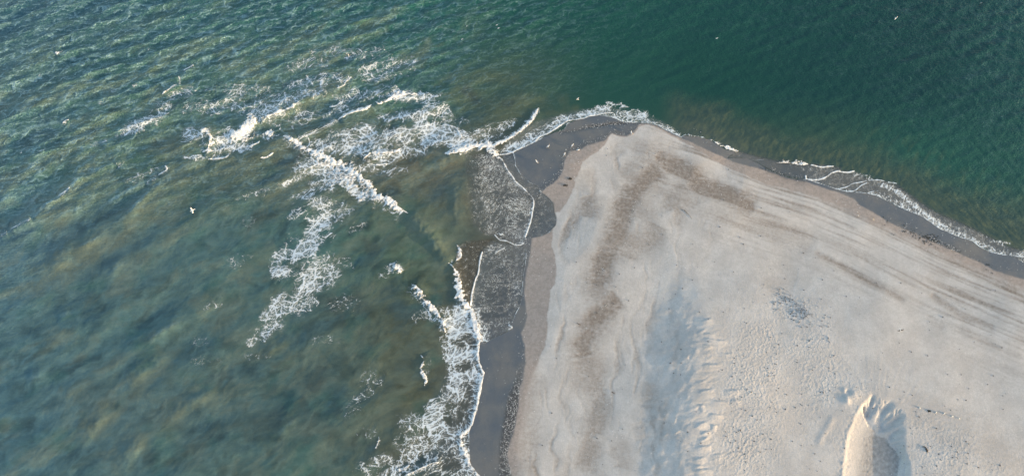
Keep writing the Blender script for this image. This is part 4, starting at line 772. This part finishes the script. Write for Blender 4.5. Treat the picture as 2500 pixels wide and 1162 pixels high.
def flying_gull(loc, rz, label, roll=0, cat='gull', wingm=None, bodym=None, sc=1.0, tipm=None):
    t = empty('flying_gull', loc, rz, label, cat, None, sc); t.rotation_euler = (roll, 0, rz)
    obj('body', loft([(-.24, 0, 0), (-.15, 0, 0), (0, 0, 0), (.12, 0, .005), (.19, 0, .015), (.235, 0, .02), (.27, 0, .018), (.295, 0, .014)], [(.02, .015), (.055, .045), (.08, .07), (.065, .06), (.045, .045), (.045, .045), (.03, .03), (.01, .01)]), bodym or M_white, t)
    obj('tail', loft([(-.38, 0, .0), (-.33, 0, 0), (-.22, 0, 0)], [(.10, .005), (.085, .008), (.035, .014)]), bodym or M_white, t)
    obj('beak', loft([(.285, 0, .014), (.32, 0, .01), (.345, 0, 0)], [(.012, .013), (.008, .009), (.002, .003)], 6), M_beak, t)
    for s_ in (-1, 1):
        def vane(pts):
            bm = bmesh.new(); L_ = []
            for (x0, x1, y, z_) in pts:
                L_.append([bm.verts.new((x0, y*s_, z_)), bm.verts.new((.65*x0+.35*x1, y*s_, z_+.014)), bm.verts.new((x1, y*s_, z_-.004)), bm.verts.new((.6*x0+.4*x1, y*s_, z_-.012))])
            for a, c_ in zip(L_, L_[1:]):
                for k in range(4): bm.faces.new((a[k], a[(k+1) % 4], c_[(k+1) % 4], c_[k]))
            bm.faces.new(L_[0]); bm.faces.new(L_[-1][::-1]); bmesh.ops.recalc_face_normals(bm, faces=bm.faces[:]); return bm
        wg = obj('wing', vane([(.13, -.07, .05, .02), (.15, -.06, .20, .06), (.17, -.03, .36, .08), (.13, -.02, .48, .075)]), wingm or M_grey, t)
        obj('wing_tip', vane([(.13, -.02, .478, .075), (.06, -.05, .60, .062), (-.05, -.09, .70, .045)]), tipm or M_black, wg)
    return t
def shorebird(loc, rz, label, group):
    t = empty('shorebird', loc, rz, label, 'shorebird', group, 1.15)
    obj('body', loft([(-.10, 0, .10), (-.06, 0, .105), (0, 0, .112), (.05, 0, .125), (.07, 0, .15), (.085, 0, .168), (.10, 0, .17), (.11, 0, .168)], [(.008, .006), (.028, .025), (.042, .042), (.034, .034), (.021, .021), (.021, .022), (.016, .016), (.005, .005)]), M_white, t)
    obj('beak', loft([(.105, 0, .167), (.125, 0, .165), (.145, 0, .16)], [(.005, .005), (.003, .003), (.001, .001)], 6), M_dark, t)
    for s_ in (-1, 1):
        obj('wing', loft([(.05, .03*s_, .128), (0, .038*s_, .132), (-.06, .028*s_, .125), (-.12, .01*s_, .112)], [(.008, .012), (.012, .024), (.01, .018), (.003, .004)]), M_brownf, t)
        obj('leg', loft([(0, .014*s_, .08), (.003, .015*s_, .04), (0, .016*s_, .004), (.016, .017*s_, .002)], [(.004, .004), (.003, .003), (.003, .003), (.005, .002)], 6), M_dark, t)
    return t
def gp(u, v):
    p = at(u, v)
    for _ in range(4): p = at(u, v, float(zat(p[0], p[1])) if SDz(p) else 0.0)
    return float(p[0]), float(p[1])
def SDz(p):
    i = min(max(np.searchsorted(ax, p[0]), 0), NX-1); j = min(max(np.searchsorted(ay, p[1]), 0), NY-1); return SD[j, i] < 0
G1 = 'gulls standing on the wet sand at the tip'
for u, v, deg, lab in [(1541, 326, 92, 'gull standing alone at the edge of the dry sand at the very tip'),(1338, 359, 38, 'gull standing on wet sand nearest the curved foam edge'),
    (1397, 357, 50, 'gull facing the sea, above the pair beside the brown damp sand'),(1411, 368, 4, 'gull seen side on where the dark wet sand meets the damp sand'),
    (1378, 378, 62, 'gull on dark wet sand beside the small brown-backed bird'),(1310, 396, 128, 'gull farthest left on the wet sand, near the swash sheet')]:
    x, y = gp(u, v); standing_gull((x, y, float(zat(x, y))-.003), math.radians(deg), lab, G1)
x, y = gp(1409, 262); flying_gull((x, y+.6, 1.6), math.radians(140), 'white gull gliding low over the shallow water off the tip', .1, sc=.6)
x, y = gp(460, 555); flying_gull((x*.93, y*.93-.3, 8.0), math.radians(195+14), 'gull with spread black-tipped wings flying over the murky water', .12, wingm=M_white, sc=1.12)
x, y = gp(2210, 816); flying_gull((x*.975, y*.975-.2, 3.0), math.radians(-78), 'dark-winged gull flying low over the open pale sand', .0, wingm=M_dark, sc=.72)
x, y = gp(850, 151); flying_gull((x*.97, y*.97-.3, 4.0), math.radians(120), 'dark gull banking over the foam streaks of the upper surf', .7, wingm=M_dark, sc=.8)
x, y = gp(2185, 57); flying_gull((x*.98, y*.98-.3, 3.0), math.radians(-50), 'small white gull flying over the dark green sea', .5, wingm=M_white, tipm=M_white, sc=.55)
G2 = 'shorebirds feeding along the beach'
for u, v, deg, lab in [(1393, 379, -30, 'small brown-backed shorebird on the damp sand next to the gulls'),(2093, 519, 150, 'upper shorebird of the two close together above the long beach'),(2095, 527, 160, 'lower shorebird of the two close together above the long beach'),(2131, 537, 150, 'shorebird alone just right of the pair on the long beach'),
    (2323, 611, 120, 'shorebird at the wet sand edge, left one of the far pair'),(2327, 612, 20, 'shorebird at the wet sand edge, right one of the far pair'),(1393, 692, 20, 'pale shorebird alone on dry sand left of the brown stained hollow')]:
    x, y = gp(u, v); shorebird((x, y, float(zat(x, y))-.002), math.radians(deg), lab, G2)
# whelk shells
def whelk(loc, rz, lab, group, sc):
    t = empty('whelk_shell', loc, rz, lab, 'shell', group, sc)
    obj('whorl', loft([(-.10, 0, .03), (-.08, .005, .04), (-.04, .01, .055), (0, .0, .06), (.04, -.01, .045), (.08, -.012, .025), (.11, -.01, .012)], [(.01, .01), (.03, .03), (.05, .05), (.055, .055), (.04, .04), (.02, .02), (.008, .008)]), M_shell, t)
    obj('spire', loft([(-.09, 0, .036), (-.115, -.004, .032), (-.14, -.006, .028)], [(.022, .022), (.014, .014), (.002, .002)], 8), M_shell, t)
G3 = 'white shells lying in a row on the crest sand'
for u, v, lab in [(2245, 995, 'white shell at the left end of the row near the rills'),(2285, 1006, 'second white shell from the left in the row near the rills'),(2305, 1009, 'third white shell from the left in the row near the rills'),(2325, 1016, 'largest white shell near the right end of the row by the rills'),(2341, 1021, 'faint white shell at the far right end of the row')]:
    x, y = gp(u, v); whelk((x, y, float(zat(x, y))-.01), random.uniform(0, 6), lab, G3, 1.35)
def weed_clump(u, v, r, lab):
    x0, y0 = gp(u, v); bm = bmesh.new(); z0 = float(zat(x0, y0))
    for k in range(38):
        a = random.uniform(0, 6.28); q_ = random.random()**.6*r; L_ = random.uniform(.08, .22); th = random.uniform(0, 6.28)
        p = Vector((q_*math.cos(a)*1.5, q_*math.sin(a)*.8, random.uniform(.0, .06))); dx = Vector((math.cos(th), math.sin(th), random.uniform(-.1, .25)))*L_; n_ = Vector((-math.sin(th), math.cos(th), 0))*.025
        vs = [bm.verts.new(p-n_), bm.verts.new(p+n_), bm.verts.new(p+dx*.6+n_*1.3+Vector((0, 0, .03))), bm.verts.new(p+dx), bm.verts.new(p+dx*.6-n_*1.3+Vector((0, 0, .02)))]
        bm.faces.new(vs)
    o = obj('seaweed_clump', bm, M_weed, None, False); o.location = (x0, y0, z0); tag(o, lab, 'seaweed')
weed_clump(1392, 437, .18, 'small dark seaweed clump on damp sand, upper one above the swash lobe'); weed_clump(1381, 453, .26, 'loose dark seaweed clump on damp sand, lower one above the swash lobe')
weed_clump(2268, 1003, .1, 'tiny dark seaweed scrap beside the row of white shells')
def branch(u, v, pts, r0, lab, name='driftwood_branch'):
    x0, y0 = gp(u, v); P = [Vector((px_*PXM, -py_*PXM*1.05, 0)) for px_, py_ in pts]; z0 = float(zat(x0, y0)); n = len(P)
    sp = [(p.x, p.y, .05+.02*math.sin(i)) for i, p in enumerate(P)]
    o = obj(name, loft(sp, [(r0*(1-.7*i/(n-1)),)*2 for i in range(n)], 8), M_wood); o.location = (x0, y0, z0); tag(o, lab, 'driftwood')
    bm = loft([(P[1].x, P[1].y, .05), (P[1].x-.18, P[1].y+.14, .09), (P[1].x-.3, P[1].y+.16, .06)], [(r0*.6,)*2, (r0*.45,)*2, (r0*.15,)*2], 6); obj('twig', bm, M_wood, o)
branch(2262, 1096, [(0, 6), (1, 2), (-1, -3), (-5, -6), (-8, -5)], .11, 'dark curved driftwood branch on pocked sand right of the hollow')
branch(1498, 959, [(-4, -2), (0, 0), (4, 2)], .05, 'short dark stick on smooth sand near the bottom of the spit')
branch(1412, 791, [(5, 2), (1, 0), (-5, -2)], .045, 'thin pale-shadowed stick on dry sand beside the wet shore')
branch(1670, 513, [(0, 0), (8, 9), (14, 16), (17, 22)], .035, 'long thin stick lying across the brown streaks on the sand')

# shell grit, pebbles and twigs: uncountable scatter
def scatter(name, pts, smin, smax, m, lab, cat, flat=.5, elong=1.4, sink=.3):
    n = len(pts); r_ = np.random.default_rng(len(name)*7)
    base_v = np.array([[1, 0, 0], [-1, 0, 0], [0, 1, 0], [0, -1, 0], [0, 0, 1], [0, 0, -.6], [.6, .6, .5], [-.6, .6, .5], [-.6, -.6, .5], [.6, -.6, .5]], float)
    faces = np.array([[0, 6, 4], [6, 2, 4], [2, 7, 4], [7, 1, 4], [1, 8, 4], [8, 3, 4], [3, 9, 4], [9, 0, 4], [0, 6, 5], [6, 2, 5], [2, 7, 5], [7, 1, 5], [1, 8, 5], [8, 3, 5], [3, 9, 5], [9, 0, 5]])
    s_ = smin+(smax-smin)*r_.random(n)**2.2; th = r_.random(n)*6.28; el = 1+(elong-1)*r_.random(n)
    vx = base_v[None]*np.stack([s_*el, s_/el**.5, s_*flat], -1)[:, None, :]*(1+.25*r_.normal(size=(n, 10, 1))*.5)
    cx, sn = np.cos(th)[:, None], np.sin(th)[:, None]
    V3 = np.stack([vx[..., 0]*cx-vx[..., 1]*sn+pts[:, :1], vx[..., 0]*sn+vx[..., 1]*cx+pts[:, 1:2], vx[..., 2]+(zat(pts[:, 0], pts[:, 1])+s_*flat*sink)[:, None]], -1).reshape(-1, 3)
    Fc = (faces[None]+10*np.arange(n)[:, None, None]).reshape(-1, 3)
    me = bpy.data.meshes.new(name); me.vertices.add(len(V3)); me.vertices.foreach_set('co', V3.astype(F32).ravel()); me.loops.add(Fc.size); me.loops.foreach_set('vertex_index', Fc.astype(np.int32).ravel())
    me.polygons.add(len(Fc)); me.polygons.foreach_set('loop_start', np.arange(0, Fc.size, 3, dtype=np.int32)); me.polygons.foreach_set('loop_total', np.full(len(Fc), 3, np.int32)); me.update(calc_edges=True)
    me.materials.append(m); o = bpy.data.objects.new(name, me); COL.objects.link(o); tag(o, lab, cat, kind='stuff')
def pick(field, n, seed):
    """random ground points with probability following a field on the grid"""
    r_ = np.random.default_rng(seed); P = np.clip(field[:NY-1, :NX-1], 0, None)*(np.abs(X[:-1, :-1]) < 91)*(np.abs(Y[:-1, :-1]-4) < 41); P = P.ravel().astype(float); P /= P.sum()
    k_ = r_.choice(len(P), n, p=P); j, i = np.divmod(k_, NX-1); return np.stack([ax[i]+r_.random(n)*STEP, ay[j]+r_.random(n)*STEP], -1)
dryf = (SDP < 0)
cl = np.clip(fbm(X/3, Y/3, 3, 201)*2+.3, 0, 1)
shf = darkb*(wet > .5)*1.6+dampf*(wet < .5)*.07*cl+np.clip(brownd, 0, 1)**2*.10*cl+(SW > -.3)*(SW < 1.2)*.12*cl*(U < 1600)+dryf*.012*cl
scatter('shell_fragments', pick(shf, 3600, 5), .015, .055, M_shell, 'white broken shells strewn over the damp and stained sand', 'shells')
pf = dryf*(.06+1.0*pock**1.5+.10*np.clip(cl, 0, 1)*smooth(1500, 1700, U)*smooth(640, 800, V))*(1-.9*pitM)
scatter('dark_pebbles', pick(pf, 950, 6), .02, .10, simple('pebble', (.10, .095, .09), .9, 20, .5), 'small dark pebbles and clods scattered on the crest', 'pebbles', .6)
wf = np.zeros(X.shape, F32)
for u, v, ru, rv, k in [(1912,745,20,20,1),(1925,752,22,14,1.3),(1950,762,26,14,.9),(1968,782,16,18,.9),(1900,735,12,22,.7),(2005,805,20,16,.35),(2010,830,16,16,.25)]: wf = np.maximum(wf, k*np.exp(-((U-u)/ru)**2-((V-v)/rv)**2))
wf *= np.clip(.5+1.4*wob, 0.05, 1.5)
M_twig = simple('dead stems', (.20, .195, .19), .9, 30, .4)
scatter('dead_grass_stems', pick(wf, 210, 8), .025, .085, M_twig, 'grey patch of dead stems and litter caught on the crest', 'dead grass', .8, 4.5, .5)
lf = (SW > -1.0)*(SW < .5)*(U > 2150)*(U < 2420)*cl+np.exp(-((U-2262)/22)**2-((V-583)/7)**2)*3+(SW > -.2)*(SW < .5)*(U > 1840)*(U < 1990)*.5*cl
scatter('seaweed_wrack', pick(lf, 320, 9), .02, .10, M_weed, 'dark line of seaweed bits left along the wet sand edge', 'seaweed', .35, 3)
